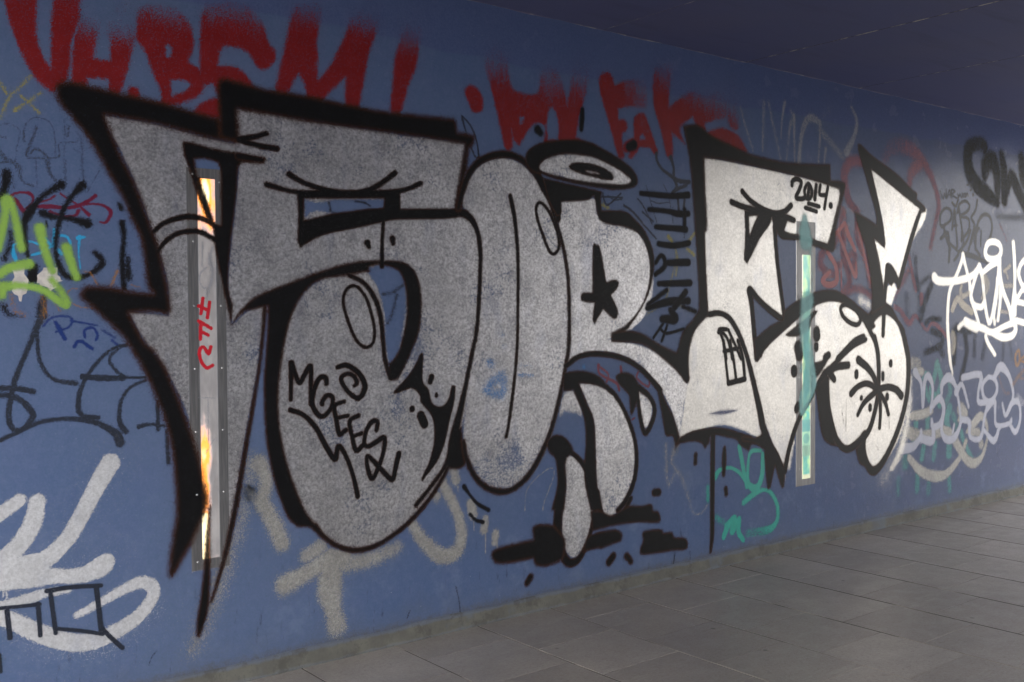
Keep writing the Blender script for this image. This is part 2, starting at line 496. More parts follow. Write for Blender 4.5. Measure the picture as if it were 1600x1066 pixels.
# ceiling of cast panels with open joints across the passage
root = bpy.data.objects.new("ceiling", None); col.objects.link(root); root.location = (5.6, 0.7, CEIL); tag(root, kind="structure")
joints = [X0, 1.45, 3.80, 4.97, 6.145, 8.95, X1]
for a, b in zip(joints[:-1], joints[1:]):
    V, Fc = [], []
    g = 0.0008; e = 0.0006
    x0, x1 = a + g, b - g; y0, y1 = YB, D
    dz = random.uniform(-0.002, 0.002)
    zb = CEIL + dz
    V = [(x0 + e, y0, zb), (x1 - e, y0, zb), (x1 - e, y1, zb), (x0 + e, y1, zb),
         (x0, y0, zb + e), (x1, y0, zb + e), (x1, y1, zb + e), (x0, y1, zb + e),
         (x0, y0, zb + 0.25), (x1, y0, zb + 0.25), (x1, y1, zb + 0.25), (x0, y1, zb + 0.25)]
    Fc = [(0, 3, 2, 1), (0, 1, 5, 4), (2, 3, 7, 6), (3, 0, 4, 7), (1, 2, 6, 5), (4, 5, 9, 8), (6, 7, 11, 10), (7, 4, 8, 11), (5, 6, 10, 9), (8, 9, 10, 11)]
    link("ceiling_panel", mesh("ceiling_panel", V, Fc), MC, root, ((x0 + x1) / 2, 0.7, CEIL))
# lime sealing in the joints
s = NT("lime_sealant")
ln = s.noise(14, 3, 0.6)
yy = s.xyz()[1]
ca = s.mix(s.ramp(s.math('ADD', ln, s.math('MULTIPLY', yy, -0.06)), 0.25, 0.5), (0.10, 0.10, 0.15), (0.62, 0.60, 0.52))
s.bsdf(ca, 0.9); ML = s.m
for a in joints[1:-1]:
    V, Fc = [], []
    m_ = 24
    for i in range(m_ + 1):
        y = YB + (D - 0.002 - YB) * i / m_; wv = (0.0048 if abs(a - 4.97) < 0.1 else 0.0022) + 0.0010 * math.sin(i * 2.3 + a * 7)
        V += [(a - wv, y, CEIL + 0.001), (a, y, CEIL - 0.003), (a + wv, y, CEIL + 0.001)]
    for i in range(m_):
        for k in range(2):
            q = i * 3 + k; Fc.append((q, q + 3, q + 4, q + 1))
    link("joint_seal", mesh("joint_seal", V, Fc), ML, root, (a, 0.7, CEIL))
# the paint bead in the corner of wall and ceiling
V, Fc = [], []
for i in range(101):
    x = X0 + 0.01 + (X1 - X0 - 0.02) * i / 100; r_ = 0.004 + 0.0018 * math.sin(i * 1.9) + 0.001 * math.sin(i * 5.3)
    V += [(x, D - 0.0005, CEIL - r_ * 1.4), (x, D - r_ * 0.8, CEIL - r_ * 0.8), (x, D - r_ * 1.4, CEIL - 0.003)]
for i in range(100):
    for k in range(2):
        q = i * 3 + k; Fc.append((q, q + 1, q + 4, q + 3))
s = NT("corner_paint_bead"); s.bsdf(s.mix(s.ramp(s.noise(9, 3), 0.5, 0.66), (0.13, 0.13, 0.24), (0.30, 0.29, 0.33)), 0.6)
link("corner_bead", mesh("corner_bead", V, Fc), s.m, root, (5.6, D, CEIL))

# pavement: grout bed and slabs
V, Fc = [], []
V = [(-60, -60, -0.02), (80, -60, -0.02), (80, 60, -0.02), (-60, 60, -0.02)]
s = NT("outdoor_asphalt")
s.bsdf(s.mix(s.noise(3, 4, 0.6), (0.17, 0.165, 0.155), (0.23, 0.22, 0.205)), 0.85, 0, 0.3); 
tag(link("ground", mesh("ground", V, [(0, 1, 2, 3)]), s.m), kind="structure")
V = [(X0, YB, -0.0014), (X1, YB, -0.0014), (X1, D, -0.0014), (X0, D, -0.0014)]
pav = tag(link("pavement", mesh("pavement", V, [(0, 1, 2, 3)]), MG, None, (5.6, 1.0, -0.0014)), kind="structure")
SX = [2.005 + 0.4637 * k for k in range(-7, 22)]
SX = [x for x in SX if X0 - 0.1 < x < X1 + 0.2]
def slab_geo(V, Fc, x0, x1, y0, y1, dz, tx, ty):
    g = 0.0065 if x0 > 4.0 else 0.0036; e = 0.0004; h = 0.0017; b = len(V)
    x0 += g; x1 -= g; y0 += h; y1 -= h
    def zz(x, y): return dz + tx * (x - x0) + ty * (y - y0)
    V += [(x0 + e, y0 + e, zz(x0, y0)), (x1 - e, y0 + e, zz(x1, y0)), (x1 - e, y1 - e, zz(x1, y1)), (x0 + e, y1 - e, zz(x0, y1)),
          (x0, y0, -e), (x1, y0, -e), (x1, y1, -e), (x0, y1, -e), (x0, y0, -0.03), (x1, y0, -0.03), (x1, y1, -0.03), (x0, y1, -0.03)]
    Fc += [tuple(b + q for q in f) for f in ((0, 1, 2, 3), (4, 5, 1, 0), (5, 6, 2, 1), (6, 7, 3, 2), (7, 4, 0, 3), (8, 9, 5, 4), (9, 10, 6, 5), (10, 11, 7, 6), (11, 8, 4, 7))]
RV, RF = [], []
for ci, x in enumerate(SX):
    par = (round((x - 2.005) / 0.4637)) % 2
    ys = [D - 0.026]
    y = 3.515 if par == 0 else 3.305
    if par == 1: ys.append(3.72)
    while y > YB: ys.append(y); y -= 0.415
    ys.append(YB)
    for a, b in zip(ys[:-1], ys[1:]):
        xa, xb = max(x, X0), min(x + 0.4637, X1)
        if xb - xa < 0.03: continue
        dz, tx, ty = random.uniform(-0.0003, 0.0003), random.uniform(-0.0005, 0.0005), random.uniform(-0.0005, 0.0005)
        if 1.5 < x < 9.4 and b > 1.2:
            V, Fc = [], []
            slab_geo(V, Fc, xa, xb, b, a, dz, tx, ty)
            link("paving_slab", mesh("paving_slab", V, Fc), MS, pav, ((xa + xb) / 2, (a + b) / 2, 0))
        else: slab_geo(RV, RF, xa, xb, b, a, dz, tx, ty)
tag(link("paving_beyond", mesh("paving_beyond", RV, RF), MS, pav, None), kind="stuff")

# the paints
BLACK = paint_material("black_spray_paint", (0.0075, 0.0075, 0.0085), 0.5, halo=(0.070, 0.026, 0.013), spec=0.10)
SOFTB = paint_material("matt_black_spray_paint", (0.010, 0.010, 0.012), 0.6, halo=(0.022, 0.024, 0.034), stipple=1.0, spec=0.10)
SILVER = paint_material("chrome_spray_paint", (0.46, 0.455, 0.465), 0.42, metal=0.7, flake=True, patch=0.55, spec=0.6, fl=1.0)
CLEANSILVER = paint_material("smooth_chrome_paint", (0.56, 0.545, 0.52), 0.42, metal=0.6, halo=None, flake=True, patch=0.25, spec=0.6, fl=0.35)
OLDSILVER = paint_material("dull_silver_paint", (0.33, 0.325, 0.31), 0.55, metal=0.2, flake=True, stipple=1.4, fl=0.5, thin=0.9)
BRIGHT = paint_material("silver_marker_paint", (0.62, 0.63, 0.66), 0.50, metal=0.25, flake=True, stipple=1.3, fl=0.38)
WHITE = paint_material("white_chrome_paint", (0.86, 0.83, 0.77), 0.42, metal=0.15, spec=0.7, stipple=0.7)
REDP = paint_material("red_spray_paint", (0.190, 0.010, 0.012), 0.6, stipple=1.0, spec=0.2, thin=0.93, patch=0.25)
REDM = paint_material("bright_red_marker", (0.55, 0.015, 0.03), 0.4, stipple=0.3)
PINK = paint_material("faded_pink_paint", (0.30, 0.115, 0.145), 0.6, stipple=0.9, thin=0.62, spec=0.2)
DRED = paint_material("deep_red_line_paint", (0.30, 0.02, 0.03), 0.5, stipple=0.7, thin=0.85)
GREEN = paint_material("lime_green_paint", (0.27, 0.47, 0.09), 0.5, stipple=0.8, thin=0.85)
CYAN = paint_material("cyan_marker", (0.03, 0.33, 0.62), 0.45, stipple=0.3)
MAROON = paint_material("maroon_marker", (0.13, 0.008, 0.035), 0.45, stipple=0.3)
NAVY = paint_material("navy_marker", (0.012, 0.035, 0.17), 0.45, stipple=0.3)
INK = paint_material("dark_marker_ink", (0.024, 0.029, 0.044), 0.5, stipple=0.5, thin=0.88, spec=0.2)
YEL = paint_material("faded_yellow_paint", (0.30, 0.27, 0.05), 0.6, stipple=0.8, thin=0.7)
ORG = paint_material("ochre_marker", (0.30, 0.14, 0.03), 0.5, stipple=0.5, thin=0.6)
TEAL = paint_material("teal_spray_paint", (0.015, 0.33, 0.27), 0.5, stipple=0.7)
TEALS = paint_material("thin_teal_paint", (0.05, 0.27, 0.27), 0.5, stipple=0.8, thin=0.72)
AQUA = paint_material("pale_aqua_paint", (0.22, 0.56, 0.56), 0.5, stipple=1.0, thin=0.66)
CREAM = paint_material("cream_paint", (0.55, 0.50, 0.42), 0.5, metal=0.1, stipple=0.8, thin=0.6)
GHOST = paint_material("worn_marker_ink", (0.025, 0.032, 0.055), 0.6, stipple=0.6, thin=0.6)
SKYB = paint_material("sky_blue_paint", (0.05, 0.19, 0.46), 0.5, stipple=1.8, thin=0.75)
GREY = paint_material("pale_grey_paint", (0.24, 0.25, 0.29), 0.55, stipple=0.8, thin=0.75)
LILAC = paint_material("lilac_grey_paint", (0.40, 0.42, 0.52), 0.55, stipple=0.7, thin=0.95)
OLIVE = paint_material("olive_black_paint", (0.030, 0.030, 0.022), 0.7, stipple=0.9, thin=0.66, spec=0.15)

A = lambda c, r: (400 * c, 266 * r, 4.0)
K = 5.33
B1, B2, B3, B4, B5, B6, B7, B8 = [(x, y, K) for x, y in ((60,110),(260,110),(60,310),(660,150),(1060,160),(1060,360),(1160,560),(1300,190))]
HT = (280, 450, 7.11)
C1, C2, C3, C4 = (1400,360,K), (1400,540,4.845), (940,230,K), (960,400,3.555)
C5, C6, C7, C8 = (840,680,4.2625), (0,250,4.264), (1090,660,4.847), (380,700,3.552)

# ------------------------------------------------------------------ first generation of tags, lowest on the wall
paint("yellow_scrawl", YEL, [
    S(A(0,0), 4.5, "-60,440 0,520 65,590 200,470", 2.5, .8), S(A(0,0), 4.5, "65,590 20,690 5,740", 2.5, .8),
    S(A(0,0), 4.5, "130,600 180,640 245,705", 2.5, .8), S(A(0,0), 4.5, "90,690,6 170,640,4 255,580", 2.5, .8),
    S(C3, 7, "555,745 585,785", 1.5), S(C3, 5, "775,715 720,795", 2), S(C3, 6, "715,850 770,895", 2), S(C3, 4, "615,850 632,950 618,1066", 2),
    S(C4, 3, "345,0 335,60 290,230", 2, .8), S(C4, 3, "180,325 300,260 450,315", 2, .7), S(A(2,1), 6, "565,215 600,235", 2)],
    split="stroke", label="faded yellow sprayed scrawl over bare blue at the upper left edge", cat="graffiti", step=2)
paint("letter_scribble", GHOST, [
    S(A(0,0), 1.8, "150,880,5 148,830,3 165,770,2 220,735 290,750 330,800 345,880 345,970", .9, .8),
    S(A(0,0), 5, "228,800,5 190,900,5 165,975,4 230,988,3 365,980,3 365,905,2 400,890 480,890", 1, .85),
    S(A(0,0), 4, "190,960,3 220,930,4 270,955,5 300,1000,5 310,1080,5", 1.2, .85),
    S(A(0,0), 2, "0,780 60,775 120,810 120,860 100,960 95,1080", .9, .7), S(A(0,0), 3, "-10,850,4 40,862,2", 1),
    S(A(0,0), 3, "405,760 400,1080", 1.6, .6), S(A(0,0), 4, "432,790 420,855", 1.5, .7), S(A(0,0), 4, "510,860,5 515,1080,4", 1.6, .65),
    S(A(0,0), 2, "480,820 490,860 460,930 510,950", 1, .6), S(A(0,0), 7, "-10,930,6 30,990,8 110,1030,7 130,1080,5", 1.8, .8),
    S(C6, 4, "0,20 60,10 115,45 150,140 220,175,4", 1.2, .8), S(C6, 2, "238,0 246,180", .9, .8), S(C6, 5, "305,0 330,85 378,145", 1.2, .8),
    S(C6, 4, "432,0 435,150", 1.4, .7), S(C6, 4, "545,0 560,150", 1.4, .7), S(C6, 1.6, "662,70 590,200 570,215", .8, .8),
    S(C6, 4, "85,130 90,185", 1.5, .7)],
    label="thin dark outline letters drawn beneath the yellow scrawl at left", cat="graffiti", step=1.5)
paint("cyan_tag", CYAN, [
    S(C6, 5, "362,460,4 352,575,6 285,505,3", 1.1), S(C6, 5, "88,565,4 85,610,7 105,665,6", 1.1), S(C6, 3, "90,565 150,545 210,545 262,565", 1.1),
    S(C6, 4, "205,635,3 270,618,5 320,590,4 352,560", 1), S(C6, 4, "350,530,3 390,505,4 440,510,4 467,550,4 460,600,3", 1), S(C6, 6, "385,600 410,625", 1.2),
    S(C6, 5, "517,520,6 565,514,3", 1), S(C6, 4, "530,512,5 524,620,2 536,722,2", .9)],
    label="small cyan marker tag among black spray strokes at left", cat="graffiti", step=1.4)
paint("maroon_tag", MAROON, [
    S(C6, 3, "95,330 60,295 80,235,4 140,217,3 200,225,5 222,265,4 200,300,3 160,335,3", .9), S(C6, 6, "100,262,6 160,345,7", 1),
    S(C6, 3, "365,240 330,262 245,290,3 250,310,5 330,310,7 460,318,5 560,290,6 638,237,5", 1), S(C6, 4, "405,225,3 440,250 520,300 592,365,6", 1),
    S(C6, 3, "530,305 610,293 690,305,4 738,345,6 725,390,5 700,418,4 668,414,3", 1), S(C6, 3, "330,345,5 420,375 500,372 525,335", 1)],
    label="maroon marker tag of looping letters left of the silver piece", cat="graffiti", step=1.4)
paint("navy_tag", NAVY, [
    S(A(0,1), 3, "270,975 320,925 400,912 450,930 430,980 350,1010", .9), S(A(0,1), 7, "345,950,5 370,990,7 405,1055,6", 1),
    S(A(0,1), 3, "440,940,3 520,955 605,970,2", .9), S(A(0,1), 4, "530,1045 530,1000 580,985 610,1030 600,1060", 1), S(A(0,1), 4, "640,1000 720,1050", 1.5, .6),
    S(A(0,2), 5, "465,40 485,8 520,10", 1), S(A(0,2), 5, "510,5 575,52", 1), S(A(0,2), 4, "700,0 735,30", 1.2, .8)],
    label="small navy blue marker tag below the green spray", cat="graffiti", step=1.4)
paint("black_spray_tag", SOFTB, [
    S(C6, 14, "45,90,15 35,170,12 5,250,10", 3, .95), S(C6, 10, "410,165,14 330,210,9 260,265,8 195,350,15 165,420,10 170,560,7 185,640,7", 2.8, .95),
    S(C6, 9, "75,480,8 70,560,8 30,660,8", 3, .7),
    S(C6, 9, "548,170,14 480,240,8 415,350,9 385,460,8 370,590,7 400,720,10 450,778,9 540,780,7 630,742,9 680,690,10 668,650,10 632,618,8", 2.8, .95),
    S(C6, 11, "285,355,13 360,380,9 470,392,8 580,425,16", 2.8), S(C6, 10, "812,420,11 825,520,8 815,650,9 822,780,10 828,860,9", 2.8), S(C6, 12, "850,650,8 852,780,13", 3.2, .75),
    S(C6, 9, "800,300,9 808,322,9", 3), S(C6, 14, "225,720,15 215,790,17", 3), S(C6, 10, "20,970,12 60,1025,10 150,1040,5", 3.5, .6),
    S(C6, 10, "300,900,10 270,965,9 280,1035,16", 3.5, .75), S(C6, 3, "308,410 312,450", 1.2)],
    split="stroke", label="fuzzy black sprayed strokes in dripping letters left of the silver piece", cat="graffiti", step=2)
paint("dark_marker_tag", INK, [
    S(A(0,1), 9, "275,790,8 265,900,12 225,990,10 195,1064,8", 2, .85),
    S(A(0,2), 8, "200,-5,8 140,130,8 90,260,9 60,400,9 55,500,9 90,560,9 150,550,9 205,480,10 185,430,10 130,375,9 60,345,9 -10,345,8", 1.5, .95),
    S(A(0,2), 9, "-10,298,9 110,302,9 210,320,9", 1.5), S(A(0,2), 6, "232,-60,6 240,90,6 280,190,6 350,250,6 470,268,9", 1.5, .95),
    S(A(0,2), 8, "-20,635,7 100,580,7 250,512,7 420,490,7 560,503,9 660,540,10 730,590,14 750,640,15", 1.6),
    S(A(0,2), 6, "790,28,6 700,55,5 620,125,6 550,215,6 500,320,8 490,420,9 520,475,8 612,482,8", 1.4, .95),
    S(A(0,2), 9, "515,226,9 640,236,10 770,237,8", 1.4), S(A(0,2), 4, "915,232,4 780,226,5 700,160,5 688,105,5 740,50,4", 1.3, .95),
    S(A(0,2), 6, "910,250,5 820,290,5 760,370,6 745,470,7 755,530,9 788,570,9", 1.4, .95), S(A(0,2), 6, "985,380,6 988,555,7", 1.5),
    S(A(0,2), 7, "868,540,8 930,525,5 1040,535,5", 1.4), S(A(0,2), 6, "1040,560,6 1052,765,7", 1.6, .9)],
    label="large dark marker tag with loops and arcs below the green spray", cat="graffiti", step=1.8)
paint("ochre_loops", ORG, [
    S(C6, 2.4, "520,860 475,862 450,890 470,945 540,980 625,985", 1.1), S(C6, 3, "560,745 600,750 650,832", 1.2), S(C6, 5, "782,740 760,790 735,850", 1.6),
    S(C6, 8, "75,905 100,1000 160,1035", 2.5, .6), S(C6, 9, "285,910 300,1000 290,1040", 3, .6), S(C6, 4, "370,960 400,1005", 1.5, .7), S(C6, 2, "870,830 930,850", 1)],
    split="stroke", label="thin ochre loops beside the tip of the left black arrow arm", cat="graffiti", step=1.5)

red_word1 = [
    P(A(0,0), "15,-30! 40,60 80,200 160,390 240,510 330,580! 410,520! 440,400 445,260 490,150 500,60 500,-30! 335,-30! 322,150 318,440! 260,330 225,190 235,-30!", 3.4, 1, (0,-60,.75,0,120,1)),
    P(A(0,0), "480,70 600,100 620,180 580,365! 690,380! 690,260 665,170 700,80 760,10 860,20 860,200 832,300 790,460 745,610! 665,600! 675,500 548,490! 545,580! 440,580! 455,300 465,180", 3.6, 1, (0,-20,.15,0,230,1)),
    S(A(0,0), 18, "835,575,17 838,610,20", 3.1),
    P(A(0,0), "870,50 1000,15 1120,60 1190,150 1212,280 1172,390! 1240,430 1282,520 1240,600 1150,640 1040,672! 960,645! 1010,620 1000,560 960,470 910,330 850,240 855,120", 3.4, 1, (900,-20,.25,900,220,1),
      hole=("1040,280 1072,300 1065,350 1040,352", "1070,500! 1140,500 1192,530 1140,580 1072,602!")),
    P(PX, "316,18 330,5 365,1 395,15 412,40 420,68 430,80 428,98 414,108 401,104 385,80 355,72 344,80 341,102! 362,104 380,112 400,140! 340,150! 333,131 322,134 312,128! 312,100 313,60", 3.4, 1, (345,-10,.2,345,60,1)),
    P(PX, "300,178 315,162 337,153 350,160 348,185! 330,186", 3.1),
    P(A(1,0), "205,170 230,60 290,5 400,15 412,80 380,250 385,350 388,500! 470,400 540,260 565,180 610,90 690,50 780,80 755,200 705,340 680,480 640,700! 555,690! 562,480! 470,570 400,650! 310,640! 310,550 268,460! 220,540 200,610! 115,600! 150,420 185,270", 3.6, 1, (450,10,.1,450,260,1)),
    P(A(1,0), "868,350! 900,250 930,130 1030,140 1015,330 1000,420 950,550 895,740! 832,730! 850,560", 3.6, 1, (940,110,.05,940,400,1)),
    P(A(1,0), "1303,570 1340,533 1390,560 1417,620 1417,680 1390,702 1350,697 1328,640", 2.8, .93)]
paint("red_lettering", REDP, red_word1, split="letter", label="large red sprayed letters VHBSM above the left half of the silver piece", cat="graffiti", step=2.2)
red_word2 = [
    P(PX, "757,95 772,70 792,92 797,125 806,142 838,146 845,115 856,102 872,112 882,140 886,166! 890,140 893,110 905,92 919,92 918,130 912,160 905,185 900,214! 925,228! 848,228! 852,200 840,192 828,200 815,222 812,228! 803,218 799,203! 801,225 797,236 790,233 785,215 775,170 765,130", 2.8, 1, (830,70,.0,830,175,1.05),
      hole=("811,182! 819,184 813,196!", "860,169 868,175 873,195 872,219! 856,219! 854,195 856,178")),
    P(A(2,0), "548,480 600,450 632,490 645,530 700,505 830,505 850,600 835,672 720,668 665,680! 665,750! 700,750 722,780 712,822 690,832 690,900 702,975 680,992 660,970 620,820 570,650 548,560", 2.8, 1, (860,520,.2,640,700,1.05)),
    P(A(2,0), "800,705 832,720 862,800 902,920 915,960 890,968 860,925 800,920! 770,965 745,992 728,980 735,955 688,955! 700,895 762,860! 760,760 775,720", 2.5, 1, hole=("800,852 815,840 832,870 800,872",)),
    P(A(2,0), "890,440 880,600 890,680 920,780 960,950 972,982 995,990 1005,960 1000,830! 1080,900! 1050,800 1130,728! 1170,835 1212,812! 1212,770 1340,738! 1370,800 1400,812 1422,780 1418,560 1380,505 1340,500 1300,560 1200,600 1140,565 1080,590 980,670! 985,560 1005,410 970,390", 3.1, 1, (1100,420,.1,1040,720,1.0)),
    P(A(2,0), "1215,830! 1300,800 1390,830 1440,880 1475,955! 1330,930! 1210,880!", 2.8, .95)]
paint("red_lettering", REDP, red_word2, split="letter", label="smaller red sprayed letters running from the halo to the upper right", cat="graffiti", step=2)

paint("old_silver_tag", OLDSILVER, [
    S(C8, 26.0, "90,90,30.0 130,190,22.0 105,290,24.0 160,400,26.0 215,530,26.0", 5.95), S(C8, 18.0, "25,235,16.0 100,330,20.0", 5.95),
    S(C8, 24.0, "355,600,24.0 430,550,22.0", 5.10), S(C8, 30.0, "235,760,34.0 340,700,27.0 480,620,34.0 560,610,28.0", 5.95),
    S(C8, 36.0, "490,650,38.0 480,790,42.0 500,900,29.0 520,990,34.0", 5.95, 1, (500,780,1,520,1040,.75)), S(C8, 20.0, "560,640,30.0 700,620,26.0 850,555,20.0", 6.80, .75),
    S(C8, 19.0, "940,430,18.0 1010,530,22.0 1100,600,25.0 1180,580,23.0 1212,480,19.0 1180,340,18.0 1110,210,18.0 1090,120,16.0", 4.42), S(C8, 16.0, "1060,260 1075,270", 5.10),
    S(C8, 18.0, "1165,120,18.0 1180,180,16.0", 4.25), S(C8, 2.2, "1190,190 1192,240", 1.70), S(C8, 18.0, "1265,310,18.0 1275,370,17.0", 2.72), S(C8, 2.0, "1280,370 1282,460", .8),
    S(C8, 15.0, "1345,395,12.0 1335,455,15.0", 2.72), S(C8, 2.0, "1345,460 1345,582", .8), S(C8, 14.0, "1400,475,13.0 1395,525,11.0", 2.72), S(C8, 2.0, "1410,520 1410,560", .8),
    S(PX, 20.0, "392,725,26.0 380,800,20.0 362,850,22.0 345,900,30.0 328,950,22.0 302,1015,14.0", 13.60, .65),
    S(A(2,2), 1.6, "80,1064 100,920 230,800 262,840 205,1000 190,1064", .8, .75), S(A(2,2), 2.0, "960,650,5.0 975,900,5.0 1020,820,3.0", 3.40, .6),
    S(A(2,2), 6.0, "1030,650,14.0 1000,760,6.0 1060,860,4.0 1110,1010,3.0", 4.25, .55), S(A(2,3), 2.4, "1110,-40 1140,20 1190,10 1225,-40", 1.70, .6)],
    split="stroke", label="dull silver sprayed letters along the foot of the wall below the big S", cat="graffiti", step=2.2)
paint("silver_scrawl", BRIGHT, [
    S(PX, 26, "172,728,18 150,765,14 130,800,14 108,838,14 75,872,18 0,898,30", 14, .30), S(A(0,3), 12, "150,780,12 450,850,18 640,850,16 800,770,12 950,620,10", 16, .34), S(A(0,3), 12, "0,400,20 300,420,14 660,320,16", 14, .3),
    S(PX, 26, "172,724,30 150,762,27 130,800,26 108,838,26 75,872,28 40,885,36 0,898,44 -40,905,44", 2.2),
    S(PX, 26, "58,784,24 52,815,27 32,850,28 0,880,30", 2.2), S(PX, 20, "30,782,20 0,803,22 -30,820,22", 2.2),
    S(A(0,3), 26, "0,420,40 200,415,34 350,410,24 500,405,24 630,350,32 665,315,24", 2.2),
    S(A(0,3), 18, "480,652,10 600,590,13 760,500,16 880,448,19 955,480,20 945,560,20 860,665,22 740,745,24 600,812,26 450,825,28 250,770,28 100,700,26 -40,640,24", 2.2),
    S(A(0,3), 14, "-30,600,12 150,560,16 300,510,14 430,500,7", 2.2), S(A(0,3), 3, "25,420 20,535", 1, .8), S(A(0,3), 3, "48,420 42,545", 1, .8), S(A(0,3), 3, "75,420 70,470", 1, .8)],
    label="bright silver sprayed scrawl in the lower left corner", cat="graffiti", step=2.2)

paint("grey_scrawl", GREY, [
    S(B5, 5, "515,40,4 560,200,5 620,400,5", 1.8, .6), S(B5, 6, "712,0,8 700,400,5", 2, .6), S(B5, 5, "750,0,5 780,150,6 850,470,5", 2, .6),
    S(B5, 5, "885,0,7 862,150,5 855,300,3", 1.4, .75), S(B5, 5, "900,480,4 930,200,8 958,130,8 935,70,5", 2, .6), S(B5, 5, "962,110,8 967,500,4", 1.5, .7),
    S(B5, 9, "1005,500,11 1018,330,9 1045,200,12 1090,130,13 1150,150,12 1182,210,9 1165,500,4", 2, .65), S(B5, 12, "1180,230,12 1280,350,12 1400,490,10", 2.5, .55),
    S(B5, 7, "1440,40,5 1485,150,8 1465,280,10 1400,420,16", 2, .7), S(B5, 6, "1226,385,7 1215,500,5", 1.5, .7), S(B5, 10, "1250,70 1170,180", 4, .3)],
    split="stroke", label="faint grey scrawl of vertical strokes above the silver E", cat="graffiti", step=2)
paint("pink_lettering", PINK, [
    S(B8, 13.9, "240,330,18.0 150,340,19.7 105,430,19.7 115,560,18.0 150,680,16.4 215,750,13.1", 3.52, .95), S(B8, 16.4, "430,340,19.7 470,240,21.3 560,195,26.2 680,250,24.6 780,370,18.0 850,520,13.1 890,700,13.1 860,850,11.5 820,1050,9.8", 4.00, 1, (560,120,.45,700,450,.95)),
    S(B8, 13.1, "640,540,13.1 660,430,19.7 730,350,23.0", 4.00, .9),
    S(A(3,1), 20, "470,260,16.4 430,430,14.8 345,510,16.4 330,590,16.4 380,650,14.8 430,650,13.1", 3.20, .9), S(A(3,1), 20, "480,360,19.7 470,520,16.4 510,690,14.8 470,760,13.1", 3.20, .9),
    S(A(3,1), 18, "560,290,14.8 560,420,16.4 610,560,14.8 640,720,11.5", 3.20, .9), S(A(3,1), 14, "440,600 540,520 530,640", 3.20, .85), S(A(3,1), 16, "470,770,13.1 560,740,13.1 650,790,11.5", 3.20, .9),
    S(A(3,1), 11, "880,540,8.2 900,640,9.8 925,745,11.5", 2.56, .9), S(A(3,1), 18, "958,790,14.8 960,825,16.4", 2.88), S(A(3,1), 9, "790,855,8.2 830,880,9.8 880,955,11.5 925,910,8.2 990,1000,5.7 1030,950,9.8 1110,1035,9.8", 2.40, .9),
    S(A(3,1), 12, "880,620,11.5 840,700,13.1 790,790,9.8", 3.84, .7), S(A(3,1), 4, "1450,340 1490,440", 1.92, .7)],
    split="stroke", label="faded pink sprayed letters and arcs around the white lightning bolt", cat="graffiti", step=2)
paint("red_line_drawing", DRED, [
    S(A(3,1), 10, "480,330,8 500,400,10 545,500,7", 1.6), S(A(3,1), 9, "480,330,8 370,480,9 420,590,9 430,690,10 380,718,11 342,690,10 385,635,8", 1.5),
    S(A(3,1), 8, "440,400,8 480,500,8 545,665,8 550,580,6", 1.5, .95), S(A(3,1), 12, "560,340,10 590,480,8 640,700,6", 2.2, .85), S(A(3,1), 4, "455,560 460,760", 1.4, .8),
    S(A(3,1), 10, "440,180 480,300", 3, .6)],
    split="stroke", label="dark red line drawing over the pink letters right of the E", cat="graffiti", step=1.8)
paint("olive_lettering", OLIVE, [
    S(B8, 22.2, "1275,250,14.8 1265,195,20.7 1190,185,23.7 1135,240,28.1 1140,400,29.6 1200,520,31.1 1300,610,26.6 1380,680,16.3", 3.38, .95),
    S(B8, 26.6, "1270,450,20.7 1285,360,32.6 1330,320,32.6 1370,420,28.1 1378,560,22.2 1375,690,14.8", 3.64, .9),
    S(B8, 22.2, "1410,270,16.3 1430,420,25.2 1435,660,22.2", 3.64, .9), S(B8, 22.2, "1440,640,17.8 1490,460,25.2 1560,600,25.2 1640,760,25.2", 3.64, .9), S(B8, 22.2, "1575,300,20.7 1590,480,25.2 1640,560,22.2", 3.90, .85),
    S(B8, 10.4, "1375,790,10.4 1480,800,11.1 1700,800,10.4", 3.90, .6)],
    split="letter", label="dark olive sprayed letters at the upper right edge", cat="graffiti", step=2.2)
paint("olive_scrawl", OLIVE, [
    S(C1, 12, "165,230,12 165,330,10 185,480,14", 2.5, .6), S(C1, 12, "200,450,10 260,400,10 330,395,9", 2, .6), S(C1, 14, "85,540 95,680", 3, .5), S(C1, 14, "290,460 240,600 205,740", 2.5, .7),
    S(C1, 14, "190,560 200,700", 3, .5), S(C1, 10, "250,770 290,740 370,740", 2, .7), S(C1, 12, "300,840 380,880 370,960 240,1020", 2.2, .7), S(C1, 14, "350,960 390,1040", 2.5, .6),
    S(C1, 14, "500,800,12 490,1000,12 480,1100,14", 2.5, .7), S(C1, 12, "480,830 620,840", 2.5, .7), S(C1, 14, "570,850 590,1000 560,1150 540,1250", 2.5, .7), S(C1, 12, "660,850 650,1040", 2.5, .6),
    S(C1, 12, "740,950 720,1060", 2.5, .6), S(C1, 12, "900,880 890,1060", 3, .5), S(C1, 10, "950,930 960,1060", 3, .5)],
    label="washed out olive scrawl under the white tag", cat="graffiti", step=2.2)
